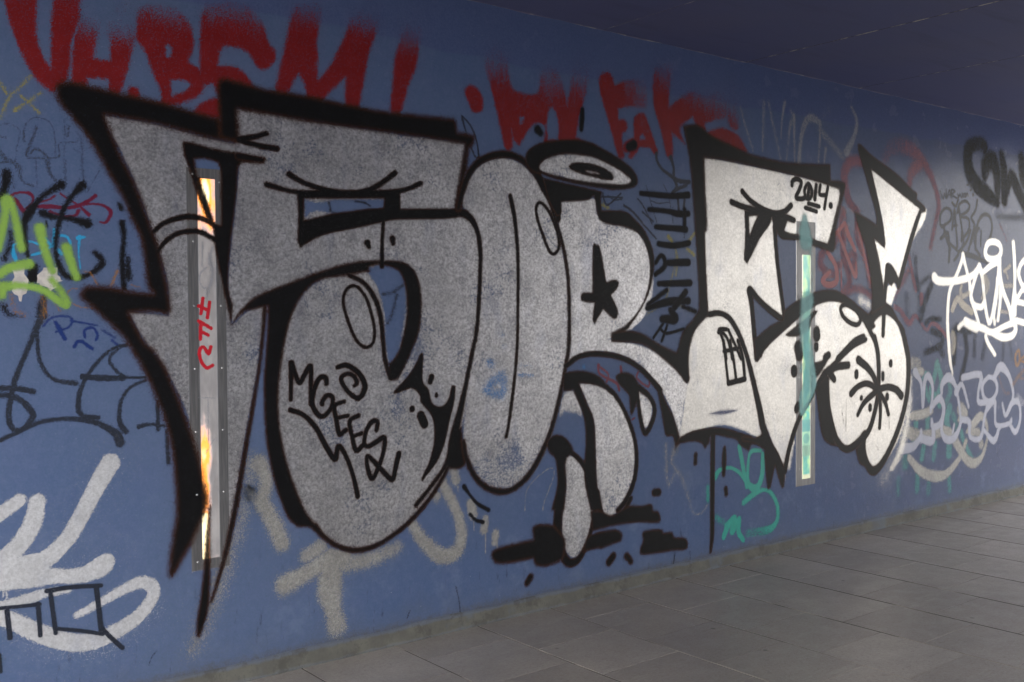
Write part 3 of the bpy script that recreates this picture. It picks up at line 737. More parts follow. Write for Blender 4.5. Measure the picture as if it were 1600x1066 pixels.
paint("name_tag", INK, [
    S(B8, 5, "920,880 900,850 905,770 945,722 990,745 988,820 925,870 915,880", 1.2), S(B8, 6, "930,870 945,950 985,1066", 1.2), S(B8, 6, "905,975 960,930", 1.2),
    S(B8, 5, "1000,900 1020,735 1030,860 1045,1040", 1.2), S(B8, 4, "1000,870 1042,865", 1), S(B8, 5, "1045,760 1060,690 1110,663 1145,700 1125,750 1070,790 1135,810 1140,900 1085,980", 1.2), S(B8, 5, "1055,700 1075,850 1095,1000 1080,1066", 1.2),
    S(B8, 5, "1210,655 1195,740 1160,800 1185,860 1165,960 1140,1066", 1.2), S(B8, 6, "1195,1066 1200,920 1225,820 1265,775 1310,790 1332,860 1325,940 1300,1000", 1.2),
    S(C1, 6, "385,60 430,20 445,150 440,262", 1.3), S(C1, 5, "400,20 450,110 520,185 485,250", 1.2), S(C1, 8, "555,195,9 640,215,8 760,270,6", 1.5), S(C1, 5, "500,0 510,110 505,150", 1.2),
    S(C1, 5, "550,0 545,90", 1.2), S(C1, 5, "620,0 590,90 520,185", 1.2), S(C1, 5, "660,-20 640,60 600,170", 1.2), S(C1, 5, "690,-20 655,60 665,150 700,210", 1.2), S(C1, 4, "710,0 705,130", 1), S(C1, 4, "795,0 780,85", 1)],
    label="dark curly marker name tag above the bright white tag", cat="graffiti", step=1.6)
paint("small_writing", INK, [
    S(B8, 2.8, "900,575 925,645 935,600 950,640 950,570", .9), S(B8, 2.8, "955,642 978,570 990,632", .9), S(B8, 2.4, "962,615 988,605", .9), S(B8, 2.8, "998,640 995,570 1025,580 1002,608 1040,640", .9),
    S(B8, 2.6, "1045,600 1052,635 1065,605 1078,635 1085,595", .9), S(B8, 2.6, "1105,600 1090,612 1100,630 1110,600 1112,628 1125,598 1132,622", .9), S(B8, 2.6, "1122,530 1160,520 1165,560 1150,575", .9),
    S(B8, 6, "1175,610", 1), S(B8, 5, "1000,675 1030,705 1050,652", 1)],
    label="tiny line of black handwriting above the curly name tag", cat="graffiti", step=1.2)

paint("teal_drips", TEALS, [
    S(C2, 14, "310,135,14 290,240,12 265,350,14 320,400,14", 2, .8), S(C2, 14, "315,150 345,280 310,400 330,450", 2.2, .75), S(C2, 12, "250,220 210,230 225,330 250,410", 2, .7),
    S(C2, 14, "400,250 410,350 370,450", 2.5, .6), S(C2, 14, "155,520 150,620", 2.5, .75), S(C2, 14, "240,545 235,650", 2.5, .75), S(C2, 18, "405,475 385,560 400,700 400,820", 2.5, .75), S(C2, 14, "430,520 470,640", 2.5, .6),
    S(C2, 13, "212,750 195,855", 2.2, .75), S(C2, 13, "295,740 285,855", 2.5, .65), S(C2, 12, "490,650 520,740 575,860", 2.5, .7), S(C2, 20, "75,810 70,900", 3.5, .65),
    S(C2, 14, "165,930 160,1090", 2.5, .7), S(C2, 13, "250,1010 245,1110", 3, .6), S(C2, 12, "400,950 405,1090", 2.5, .7), S(C2, 12, "125,650 130,720", 2.5, .7), S(C2, 12, "20,1010 15,1120", 3, .6), S(C2, 10, "600,860 650,820", 2.5, .4)],
    split="stroke", label="teal sprayed strokes dripping through the lilac scrawl at lower right", cat="graffiti", step=2.2)
paint("beige_arcs", OLDSILVER, [
    S(C2, 14, "100,850,12 180,945,16 290,990,18 390,965,14 490,835,10 530,720,8", 1.8, .9), S(C2, 14, "120,535,14 200,520,16 265,490,14", 2, .85),
    S(C2, 12, "350,640,16 420,680,18 480,780,16 530,860,16 590,892,16 650,840,10 690,700,7 680,580,9 640,535,14 590,590,16 540,650,8", 1.8, .85),
    S(C2, 14, "70,650,20 200,690,20 340,650,18", 2.4, .75), S(C2, 20, "130,130 165,140", 3, .6), S(C2, 14, "170,190 195,200", 2, .8), S(C2, 18, "490,480,22 520,520,18 480,560,12", 2.2, .75), S(C2, 14, "570,660 620,660 645,750", 2, .75)],
    split="stroke", label="beige grey arcs sprayed beneath the lilac scrawl", cat="graffiti", step=2.2)
paint("lilac_scrawl", LILAC, [
    S(C2, 6.2, "92,270,7.8 115,415,6.2", 1.6, .8), S(C2, 7.0, "145,200,14.0 190,290,7.0 203,465,7.0 215,280,9.4 245,232,12.5 278,320,7.0 262,500,6.2", 1.5, .95),
    S(C2, 8.6, "265,470,9.4 330,398,12.5 362,480,9.4 335,590,10.9 280,615,10.9 270,560,6.2", 1.6, .95), S(C2, 12.5, "50,780,18.7 130,765,14.0 185,690,9.4 190,640,6.2", 1.8, .95), S(C2, 10.9, "195,705,14.0 275,720,14.0 282,620,7.8", 1.8, .9),
    S(C2, 7.8, "345,370,6.2 350,290,10.9 400,240,15.6 450,310,7.8 482,480,6.2 485,600,7.8 440,700,12.5 380,710,12.5 345,650,7.8 355,560,6.2", 1.5, .95), S(C2, 5.5, "428,665 440,598", 1.2, .95),
    S(C2, 7.8, "455,355,12.5 500,295,7.8 550,465,5.5", 1.5, .95), S(C2, 9.4, "505,242,10.9 640,222,10.9 622,350,7.0 628,430,9.4 700,425,9.4", 1.4, .95),
    S(C2, 7.8, "705,238 655,300 665,390 715,420 762,350 755,270", 1.4, .95, close=True), S(C2, 9.4, "740,250,9.4 790,160,15.6 850,220,10.1 885,340,7.0 880,430,6.2", 1.5, .95),
    S(C2, 7.8, "700,430,10.9 670,540,7.0 640,700,9.4 560,690,7.8 555,580,10.9 495,560,10.9", 1.5, .9), S(C2, 7.8, "690,480,9.4 745,420,9.4 750,520,6.2 762,605,7.8 860,590,7.8 872,560,7.0", 1.5, .95),
    S(C2, 7.8, "660,630,6.2 740,722,10.9 785,610,7.0", 1.4, .95), S(C2, 7.8, "805,440,5.5 830,532,7.0 880,430,10.9 930,440,7.8 940,560,7.0 905,655,9.4 868,610,7.0", 1.4, .95),
    S(C2, 12.5, "920,390 960,430", 3, .5)],
    label="lilac grey outline scrawl at the lower right of the wall", cat="graffiti", step=1.8)
paint("orange_mark", ORG, [
    S(C2, 7, "925,40 903,80 912,150 935,120 932,50", 1.2, close=True), S(C2, 5, "975,80 940,110 980,130", 1.2), S(C2, 8, "1000,150 930,230 885,300", 2, .6), S(C2, 5, "960,190 940,240 980,250", 1.5, .6),
    S(C2, 5, "780,240 820,350 860,360", 1.4, .5)],
    split="stroke", label="small orange marker letters at the right edge beside the lilac scrawl", cat="graffiti", step=1.6)
paint("teal_tag", TEAL, [
    S(C7, 8, "315,185,9 335,290,9 372,490,7", 1.2), S(C7, 8, "480,215,5 420,215,7 388,260,6 380,440,7 420,498,13 462,480,11 490,380,10 492,240,8", 1.3), S(C7, 6, "130,415,11 170,360,7 250,345,5 320,385,6 365,450,7", 1.2),
    S(C7, 8, "350,608,10 420,548,9 500,512,6 560,540,7 605,640,8 595,760,9 520,820,14 380,840,14", 1.6, 1, (560,620,1,480,860,.45)),
    S(C7, 9, "197,870,9 230,780,12 282,718,8 262,825,12 315,728,8 310,830,10 345,892,8", 1.3), S(C7, 10, "140,720 210,770", 2.5, .5), S(C7, 8, "75,490 78,590", 2.5, .6)],
    label="teal sprayed tag of loops right of the long black vertical drip", cat="graffiti", step=1.7)
paint("marker_scribbles", INK, [
    S(C3, 5, "455,50,6 460,110,5 500,180,5 570,235,6 640,280,7 730,292,7", 1.1), S(C3, 5, "575,85,8 600,170,5 600,250,6 625,330,6 580,395,6", 1.1), S(C3, 6, "705,318 630,350 590,385", 1.3),
    S(C3, 5, "635,430 642,525", 1.1), S(C3, 5, "690,440 680,520", 1.1), S(C3, 3, "185,485,4 260,540 335,625,4", 1), S(C3, 2.5, "300,430 345,490 420,640", .9), S(C3, 3, "340,540 430,620", .9), S(C3, 3, "340,640 390,690 452,762", .9),
    S(C3, 1.6, "515,312 548,385 575,500", .7), S(C3, 1.6, "370,320 400,430 460,630", .7), S(C3, 1.5, "400,440 470,468 560,460", .7), S(C3, 1.5, "592,500 592,640", .7), S(C3, 1.5, "690,680 688,755", .7),
    S(A(2,1), 3, "560,165 690,172", .9), S(A(2,1), 3, "565,140 580,200 605,215 680,145", .9), S(A(2,1), 2.4, "600,160 640,185 690,180", .9),
    S(B4, 3, "325,168 345,240 375,340 430,490 465,512 462,440 440,340 395,240 330,170", .9), S(B4, 2, "330,180 365,300", .8),
    S(C8, 1.6, "1180,770 1200,860 1205,950", .9, .8), S(C8, 1.6, "925,900 910,945", .9, .8), S(C5, 2.4, "912,800 905,850 888,940", .9, .8), S(C5, 1.4, "1015,770 1015,840", .9, .6),
    S(C5, 1.2, "740,850 730,930", .9, .5), S(A(0,3), 1.4, "975,880 940,930 930,965", .9, .7), S(A(1,1), 5, "450,180 470,265 490,265", 1.5, .7), S(A(1,1), 3, "620,195 680,205 715,225", 1),
    S(A(1,1), 6, "920,720 850,765 790,775", 2.5, .6), S(A(1,1), 6, "880,780 850,900 820,960", 2.5, .6)],
    split="stroke", label="thin dark pen scribbles between the silver R and the silver E", cat="graffiti", step=1.3)
paint("maroon_zigzag", MAROON, [
    S(A(2,2), 4, "540,155,6 550,210,4 650,265,5 670,310", 1), S(A(2,2), 3.5, "540,160 600,210 590,260", 1), S(A(2,2), 5, "680,165 682,200", 1.2), S(A(2,2), 3.5, "790,195 780,235 850,290 860,230", 1), S(A(2,2), 3, "750,495 765,485", 1)],
    split="stroke", label="small maroon zigzag under the arched leg of the silver R", cat="graffiti", step=1.5)

# ------------------------------------------------------------------ the big piece: silver fills
piece = empty("graffiti_piece", (4.4, D, 0.3), "huge silver lettering with thick black outlines spanning the blue wall", "graffiti")
L1 = paint("letter", SILVER, [
    P(PX, "150,178! 240,193! 345,220 442,238! 435,256! 375,250 288,226! 300,285 330,372 352,440 362,508! 400,478 418,480! 408,540 398,600 380,700 364,800 346,885! 302,892! 306,760 295,655 262,585 225,532 200,487! 264,494! 262,440 248,395 222,315 188,235", 2.2)], piece,
    label="leftmost silver letter, a tall blade with a notched left side", step=2.4)
LS = paint("letter", SILVER, [
    P(PX, "352,168! 420,176 560,200 728,224! 712,332! 735,337 746,370 750,430 744,530 730,630 700,730 660,790 610,838 560,858 520,848 480,812 452,770 436,700 430,620 437,540 452,490 475,455 500,437! 400,476 362,506! 356,440 363,366 370,300 372,250", 2.2,
      hole=("474,310! 480,313 500,316 520,312! 601,311! 600,326 560,330 520,334 495,330 476,340!", "570,421! 590,451 600,491 602,532 608,572! 622,550 628,520 634,480 632,440 622,420 600,412"))], piece,
    label="big silver S with a sleepy eye in its upper bowl", step=2.4)
LO = paint("letter", SILVER, [
    P(PX, "722,320 732,282 748,260 770,249 795,248 822,262 845,290 865,330 880,400 889,470 889,540 880,600 862,680 830,745 790,770 752,758 728,722 724,680 731,610 744,500 750,420 742,350", 2.2, 1, (800,640,1,790,775,.55)),
    ], piece, label="narrow silver O with a slit down its middle", step=2.4)
LH = paint("halo", SILVER, [P(PX, "840,262 858,244 890,238 930,243 965,260 988,282 975,291 940,290 890,282 860,275", 2)], piece, label="silver oval halo over the R", step=2)
LR = paint("letter", SILVER, [
    P(PX, "874,312! 932,310! 937,340 985,353 1010,385 1020,430 1014,480 988,513 950,530! 1000,540 1045,562 1076,602! 1068,640 1060,690! 1047,635 1012,582 975,556 930,550 885,572! 890,500 885,420 872,350", 2),
    P(PX, "903,600! 925,597 945,605 965,625 980,650 991,690 991,735 982,775 962,802 948,808 936,790 931,740 929,670 918,630", 2), P(C5, "175,130! 250,150 325,250 368,350 370,500 352,650 300,785 240,815 188,775 162,650 172,480 190,350", 2.2, 1, (250,500,1,230,820,.85)),
    P(A(2,2), "785,305! 850,350 875,420 855,520 830,545 808,500 795,400", 1.6), P(A(2,2), "335,310! 400,310! 440,460 400,455 330,440 300,470 310,380", 3, .75)], piece,
    label="silver R with a black star in its bowl and drooping feet", step=2.2)
LE = paint("letter", CLEANSILVER, [
    P(PX, "1094,244! 1200,265 1316,292! 1312,320 1300,386! 1250,372 1224,368! 1222,345! 1207,343! 1214,400 1220,450 1226,502! 1195,478 1170,448! 1174,500 1180,560! 1200,620 1194,690! 1160,672 1120,664 1060,690! 1068,640 1074,600! 1072,560 1077,532 1088,510 1104,492! 1101,400 1099,300", 2)], piece,
    label="silver E with a half closed eye and the date on its top arm", step=2.2)
LN = paint("letter", CLEANSILVER, [
    P(PX, "1178,560! 1200,540 1216,525 1248,497 1272,478 1294,470 1323,472 1345,488 1362,514! 1368,498 1382,490 1400,505 1412,540 1420,590 1417,640 1402,690 1380,726 1366,740 1353,715 1349,686! 1322,702 1303,675 1294,640 1291,600! 1275,600 1262,620 1240,670 1230,720 1226,750! 1210,700 1190,640", 2),
    S(PX, 8, "1422,590,6 1419,650,12 1408,700,14 1394,732,12", 7, .7), S(PX, 20, "1398,722,16 1380,748,20", 16, .4), S(PX, 12, "1238,690,10 1232,730,8", 3, .8), S(PX, 10, "1345,470,16 1365,480,12", 5, .5)], piece,
    label="round white silver N with a palm mark and a snoring face", step=2)
LB = paint("letter", CLEANSILVER, [
    P(PX, "1360,264! 1437,322! 1425,360 1403,440! 1392,412 1383,420 1381,478! 1376,440 1366,373! 1382,388! 1380,350 1370,305", 1.8), P(PX, "1396,440! 1401,452! 1392,478! 1384,472! 1386,450", 1.6), P(PX, "1372,438! 1376,470! 1372,470! 1371,455", 1.4),
    P(PX, "1430,312! 1448,328! 1443,347 1424,378! 1433,335", 2)], piece, label="silver lightning bolt above the N", step=1.8)
PATCHES = paint("smear", SKYB, [
    S(A(1,2), 14, "1460,140 1475,150", 4, .6), S(A(1,2), 16, "1450,290,18 1540,220,16 1530,340,16 1440,310", 4, .65), S(A(1,2), 8, "1550,40", 4, .5), S(A(2,2), 5, "40,215 130,220", 2, .7), S(A(2,2), 7, "450,168", 3, .8),
    S(A(1,1), 8, "1540,1030", 4, .5), S(A(2,2), 5, "40,155 120,160", 2, .4)], piece, split="smear", step=2)

# ------------------------------------------------------------------ lit panels let into the wall
def panel(x0, x1, z0, z1, gx0, gx1, gz0, gz1, screws, gmat, label):
    root = empty("light_panel", ((x0 + x1) / 2, D, z0), label, "wall light", "lit glass panels in steel frames")
    f = 0.00100; gy = 0.00096
    V, Fc = [], []
    # four butted plates
    for a, b, c, d in ((x0, gx0, z0, z1), (gx1, x1, z0, z1), (gx0, gx1, z0, gz0), (gx0, gx1, gz1, z1)):
        box(V, Fc, a, b, D - f, D - 0.0001, c, d)
    link("frame", mesh("frame", V, Fc), STEEL, root)
    V, Fc = [], []
    for a, b, c, d in ((gx0, gx0 + 0.0025, gz0, gz1), (gx1 - 0.0025, gx1, gz0, gz1)):
        box(V, Fc, a, b, D - f - 0.00001, D - 0.0001, c, d)
    # fine raised lip down the outer left side, catching the light
    box(V, Fc, x0 - 0.0016, x0, D - f - 0.00001, D - 0.0001, z0, z1)
    link("trim", mesh("trim", V, Fc), TRIM, root)
    V, Fc = [], []
    nz_ = 16
    for i in range(nz_ + 1):
        z = gz0 + (gz1 - gz0) * i / nz_
        V += [(gx0 + 0.0025, D - gy, z), (gx1 - 0.0025, D - gy, z)]
    for i in range(nz_): Fc.append((2*i, 2*i+1, 2*i+3, 2*i+2))
    link("glass", mesh("glass", V, Fc), gmat, root)
    for sx, sz in screws:
        V, Fc = [], []
        r_ = 0.0045; nn = 10
        V = [(sx, D - f - 0.0018, sz)] + [(sx + r_ * 0.6 * math.cos(k * 2 * math.pi / nn), D - f - 0.0013, sz + r_ * 0.6 * math.sin(k * 2 * math.pi / nn)) for k in range(nn)] + \
            [(sx + r_ * math.cos(k * 2 * math.pi / nn), D - f + 0.0001, sz + r_ * math.sin(k * 2 * math.pi / nn)) for k in range(nn)]
        for k in range(nn):
            a, b = 1 + k, 1 + (k + 1) % nn
            Fc += [(0, b, a), (a, b, b + nn, a + nn)]
        link("screw", mesh("screw", V, Fc), TRIM, root)
    return root
s = NT("brushed_steel")
s.bsdf(s.mix(s.ramp(s.noise(30, 3, 0.6, stretch=(6, 1, 0.3)), 0.35, 0.7), (0.125, 0.125, 0.13), (0.185, 0.185, 0.19)), 0.45, 0.3, 0.5, s.bump(s.noise(200, 2, 0.5, stretch=(6, 1, 0.2)), 0.1, 0.001)); STEEL = s.m
s = NT("polished_trim"); s.bsdf((0.62, 0.63, 0.64), 0.25, 0.7); TRIM = s.m

def glass_orange(gx0, gx1):
    s = NT("backlit_amber_glass")
    x, y, z = s.xyz()
    u = s.math('DIVIDE', s.math('SUBTRACT', x, gx0), gx1 - gx0)
    n1 = s.noise(9, 3, 0.6, stretch=(1.6, 1, 0.55)); n2 = s.noise(26, 3, 0.6, stretch=(1.2, 1, 0.5))
    # where the film over the glass is worn away the lamp behind shows through
    nn = s.math('MULTIPLY', s.math('SUBTRACT', s.math('MULTIPLY', s.math('ADD', n1, n2), 0.5), 0.5), 2.0)
    def spot(cu, wu, cz, wz, amp):
        a = s.math('DIVIDE', s.math('SUBTRACT', u, cu), wu); b = s.math('DIVIDE', s.math('SUBTRACT', z, cz), wz)
        q = s.math('ADD', s.math('MULTIPLY', a, a), s.math('MULTIPLY', b, b))
        return s.math('MULTIPLY', s.math('EXPONENT', s.math('MULTIPLY', q, -1.0)), amp)
    top = s.math('ADD', s.math('MULTIPLY', s.ramp(z, 1.72, 1.88), 0.78), spot(0.45, 0.30, 1.985, 0.065, 0.75))
    low = s.math('MULTIPLY', s.ramp(z, 0.735, 0.70), s.ramp(u, 0.50, 0.32, 0, 1.45))
    mid_ = s.math('MULTIPLY', s.math('MULTIPLY', s.ramp(z, 0.66, 0.74), s.ramp(z, 1.30, 0.92)), s.ramp(u, 1.0, 0.15, 0.1, 1.05))
    k = s.math('MAXIMUM', top, s.math('MAXIMUM', low, mid_))
    k = s.math('MAXIMUM', k, s.math('MULTIPLY', s.ramp(z, 0.60, 0.53), 0.5))
    k = s.math('ADD', k, s.math('MULTIPLY', nn, s.ramp(k, 0.0, 0.5, 0.25, 0.8)))
    edge = s.math('MULTIPLY', s.math('MAXIMUM', s.ramp(u, 0.07, 0.0), s.ramp(u, 0.93, 1.0, 0, 0.4)), 0.85)
    k = s.math('MAXIMUM', k, edge)
    hot = s.ramp(k, 0.45, 0.95)
    ecol = s.mix(s.ramp(k, 0.45, 0.90), (0.9, 0.09, 0.008), (1.0, 0.34, 0.06))
    ecol = s.mix(s.ramp(k, 1.0, 1.5), ecol, (1.0, 0.85, 0.50))
    film = s.mix(s.ramp(n1, 0.35, 0.7), (0.27, 0.27, 0.285), (0.43, 0.42, 0.43))
    film = s.mix(s.ramp(n2, 0.5, 0.8, 0, 0.3), film, (0.30, 0.25, 0.22))
    film = s.mix(hot, film, (0.10, 0.03, 0.01))
    e = s.math('ADD', s.math('MULTIPLY', hot, EA), EA * 0.05)
    e2 = s.mix(hot, (0.9, 0.8, 0.75), ecol)
    s.bsdf(film, 0.25, 0, 0.5, None, e2, e)
    return s.m
def glass_green(gx0, gx1):
    s = NT("backlit_green_glass")
    x, y, z = s.xyz()
    u = s.math('DIVIDE', s.math('SUBTRACT', x, gx0), gx1 - gx0)
    n1 = s.noise(8, 3, 0.6, stretch=(1.2, 1, 0.8)); n2 = s.noise(30, 3, 0.6)
    c = s.mix(s.ramp(n1, 0.38, 0.62), (0.05, 0.55, 0.50), (0.60, 0.90, 0.35))
    c = s.mix(s.ramp(n2, 0.42, 0.68), c, (0.06, 0.55, 0.48))
    c = s.mix(s.math('MAXIMUM', s.ramp(u, 0.2, 0.05), s.ramp(u, 0.85, 0.95)), c, (1.0, 0.95, 0.45))
    c = s.mix(s.ramp(z, 0.465, 0.450), c, (1.0, 0.95, 0.6))
    def band(c, z0, z1, colr, a=0.9):
        return s.mix(s.math('MULTIPLY', s.math('MULTIPLY', s.ramp(z, z0 - 0.004, z0 + 0.004), s.ramp(z, z1 + 0.004, z1 - 0.004)), a), c, colr)
    c = band(c, 0.73, 0.808, (0.05, 0.33, 0.34)); c = band(c, 0.574, 0.643, (0.25, 0.42, 0.28)); c = band(c, 0.643, 0.73, (0.45, 0.80, 0.50))
    du = s.math('DIVIDE', s.math('SUBTRACT', u, 0.5), 0.36); dz = s.math('DIVIDE', s.math('SUBTRACT', z, 0.687), 0.033)
    c = s.mix(s.ramp(s.math('ADD', s.math('MULTIPLY', du, du), s.math('MULTIPLY', dz, dz)), 1.1, 0.9, 0, 0.9), c, (0.12, 0.42, 0.36))
    c = s.mix(s.ramp(z, 1.57, 1.53, 0, 0.0), c, (0.1, 0.4, 0.4))
    br = s.ramp(n1, 0.3, 0.65, 0.55, 1.0)
    s.bsdf((0.10, 0.22, 0.20), 0.25, 0, 0.5, None, c, s.math('MULTIPLY', br, EG))
    return s.m
EA, EG = 0.36, 0.15
P1 = (1.546, 1.702, 0.482, 2.080); G1 = (1.587, 1.664, 0.524, 2.040)
zz_ = [1.79, 1.535, 1.285, 1.035, 0.785]
scr = [(1.570, q) for q in zz_] + [(1.682, q) for q in zz_[1:]] + [(1.570, 0.515), (1.682, 2.03), (1.570, 2.055)]
panel(*P1[:4], *G1, scr, glass_orange(G1[0], G1[1]), "tall narrow steel framed panel with glowing orange glass in the leftmost letter")
P2 = (5.462, 5.662, 0.388, 2.065); G2 = (5.522, 5.612, 0.430, 1.855)
scr = [(5.492, q) for q in (1.98, 1.70, 1.40, 1.08, 0.75, 0.50)] + [(5.637, q) for q in (1.98, 1.70, 1.40, 1.08, 0.75, 0.50)]
panel(*P2, *G2, scr, glass_green(G2[0], G2[1]), "narrow steel framed panel with green glass set in the wall beside the E")
LAYER[0] = 46
paint("red_lettering", REDM, [
    [S(HT, 5.4, "262,115 240,287", .6), S(HT, 5.4, "215,200 270,225 320,250", .6), S(HT, 5.6, "337,160 312,332", .6)],
    [S(HT, 5.4, "215,367 355,450", .6), S(HT, 5.4, "241,385 235,570", .6), S(HT, 5.2, "245,485 320,525", .6)],
    [S(HT, 5.4, "350,655 325,732 278,665 240,668 222,730 250,830 295,883 325,885 370,860", .6)]],
    split="letter", label="bright red letters HFC written down the left light panel", cat="graffiti", step=1.2)
paint("grey_smudge", GREY, split="scratch", prims=[S(A(0,1), 7, "1330,480,4 1310,560,9 1330,640,8 1300,760,4", 2.5, .8), S(A(0,1), 2, "1265,450 1262,600", .8), S(A(0,1), 2.5, "1290,610 1255,640 1245,690 1270,735 1290,740 1295,790", .8),
    S(A(0,2), 1.6, "1300,360 1302,640", .7), S(A(0,2), 1.4, "1340,615 1300,680 1290,700", .7), S(A(0,2), 1.4, "1240,358 1345,360", .7)],
    label="grey scratches and a smudge on the glass of the orange panel", cat="stain", step=1.3)

# ------------------------------------------------------------------ black outlines
paint("outline", BLACK, [
    P(PX, "87,136 95,129 112,128 135,133 190,146 257,161 322,180 346,186! 374,192! 374,226! 322,216 276,203 219,190 165,181! 176,211 191,245 206,275 221,310 238,357 249,385 253,404 261,441 267,479 263,493! 238,488 203,490! 225,532 244,550 265,587 295,662 311,712 318,745 326,775 322,800 312,822! 300,848 282,880 270,901 263,898 265,873 270,836 275,798 270,719 260,669 245,627 225,582 195,532 172,508 159,497 144,481 129,470 126,458 138,447 172,449 199,454 238,458! 230,447 226,420 219,372 202,338 191,310 165,264 140,220 112,185 95,165 88,150", 5.5),
    S(PX, 7, "328,790,4 325,830,7 324,870,10 322,910,13 319,945,16 314,972,15 310,992,7", 3.2), S(PX, 5, "414,480,8 408,550,6 400,605,6 387,680,7.5 372,770,9 357,845,9 344,895,7 330,940,5", 2.8, .95),
    P(B2, "135,605 200,597 400,650 620,690 800,718 825,748 795,780 640,772 600,800! 592,900 580,1066! 450,1066! 448,850 428,770! 330,740 232,742! 255,860 330,1066! 275,1066! 235,960 180,800 145,700", 2.6),
    P(PX, "295,266! 312,278! 325,316 336,348 345,352! 345,300! 372,268! 369,310 362,366 358,411 357,450 364,477! 361,507! 354,476 346,440 335,385 333,361 321,338 309,308", 2.2),
    S(A(0,1), 10, "960,385,8 1010,340,8 1080,310,9 1180,290,10 1280,310,9 1350,355,9", 1.6), S(A(0,1), 8, "985,510,7 1030,450,8 1100,400,8 1180,382,9 1260,390,9 1350,440,9", 1.6)],
    L1, step=2.1)
paint("outline", BLACK, [
    P(PX, "340,132 352,123 372,128 395,134 430,142 475,149 560,167 625,177 700,185 712,189! 715,207! 740,211! 741,222 733,234 730,260 724,300 722,328! 708,328! 713,300 723,244 725,226! 697,221 600,207 500,194 419,180 372,172! 373,200 375,222! 345,215 342,180", 4.6),
    P(A(1,1), "250,120! 480,128 900,120! 905,240! 1250,238! 1250,300 900,310 800,325 600,370 450,400 350,440 275,490! 255,440! 262,320 258,200", 1.8, hole=("300,180! 800,178! 795,235! 700,240 600,255 480,270 370,295 300,312!",)),
    S(B2, 9, "600,575,11 740,553,9 832,527,9", 1.6), S(B2, 9, "600,585,9 780,630,10 920,655,10", 1.8), S(B2, 9, "600,715,12 795,748,9", 1.8),
    S(A(1,1), 9, "205,25,10 300,80,9 450,128,10 600,142,9 720,118,10 800,70,9 868,18,10", 1.7), S(A(1,1), 9, "65,90,10 180,122,8 280,140,9 500,150,14 800,145,12 900,130,9 960,112,8 1028,82,9", 1.7),
    S(A(1,1), 9, "1240,266,14 1300,270,14 1350,315,12 1388,400,9 1402,520,9 1402,600,8 1388,900,8 1370,1064,8", 1.9), S(A(1,2), 9, "1368,-5,8 1340,130,8 1310,280,9 1280,420,12 1235,600,16 1190,770,9 1110,890,8 1000,1030,9", 2),
    P(A(1,2), "1235,560! 1285,540! 1295,640 1315,700 1312,770 1270,803 1215,803 1180,770! 1205,650", 2.6),
    P(PX, "362,508! 372,490 400,463 462,438 525,416 570,408 578,424! 540,431 500,438 475,458 457,491 446,532 438,582 435,632 440,682 450,727 465,770 480,802 500,828! 478,824 464,823 449,808 437,780 425,740 415,682 412,607 414,560 417,520 418,479! 400,483 378,490", 2.8),
    P(PX, "560,411! 575,407 617,407 642,416 655,441 659,478 655,516 649,535 637,564 622,592 608,595! 606,568! 612,564 621,552 628,530 635,491 634,456 628,432 617,420 590,414 572,420 560,424!", 2.4),
    S(PX, 8, "545,430,8 568,442,8 584,464,9 594,492,9 598,530,8 601,560,8 610,592,8", 1.8),
    S(C8, 9, "395,435,12 440,485,9 500,532,8.5 570,562,9 640,567,9 710,552,9 790,512,8.5 900,430,8.5 1020,300,8 1110,160,8 1150,60,8", 2.6),
    S(A(1,1), 7, "795,320,7 788,450,7 786,600,9", 1.5), S(A(1,1), 11, "695,455,12 706,480,8", 1.6), S(A(1,1), 10, "852,428,11 856,460,8", 1.6),
    S(PX, 6, "550,447 540,454 536,473 543,500 553,525 562,538 573,543 583,535 585,515 580,490 572,466 560,450", 1.3, close=True)],
    LS, step=2.0)
paint("outline", BLACK, [
    S(PX, 11, "716,326,10 722,300,11 731,275,12 746,255,12 770,243,12 795,242,12 815,250,11 832,268,9 847,290,8 860,318,8 868,345,8 880,386,7 888,441,7 889,532,8 884,570,8 876,612,8 862,668,9 846,708,10 825,744,10 800,765,10 778,768,11 757,760,10 740,742,10 728,715,10 724,690,9", 2.4),
    S(PX, 7, "797,306,8 801,325,9 805,350,8 809,400,7 809,470,6 808,540,6 803,600,6 799,630,7 795,660,6 791,682,7", 1.5),
    S(A(2,1), 6, "170,203 150,240 160,310 190,400 230,500 262,525 290,490 290,420 255,310 210,230", 1.3, close=True),
    S(B4, 12, "930,570,10 950,640,14 1000,740,16 1060,850,14 1120,960,14 1130,1030,10", 2.2)], LO, step=2.0)
paint("outline", BLACK, [
    P(PX, "822,256 822,240 832,229 850,222 887,218 917,221 950,237 985,261 996,281 990,293 960,297 917,291 875,282 850,274 832,268", 2.2,
      hole=("843,262 850,251 870,243 890,241 925,246 955,259 980,275 985,283 976,288 950,287 910,283 870,275 850,269",)),
    P(PX, "889,262 898,254 925,256 950,266 958,275 955,282 935,279 905,271", 1.7, hole=("915,267! 930,269 936,272! 920,270",))], LH, step=1.7)
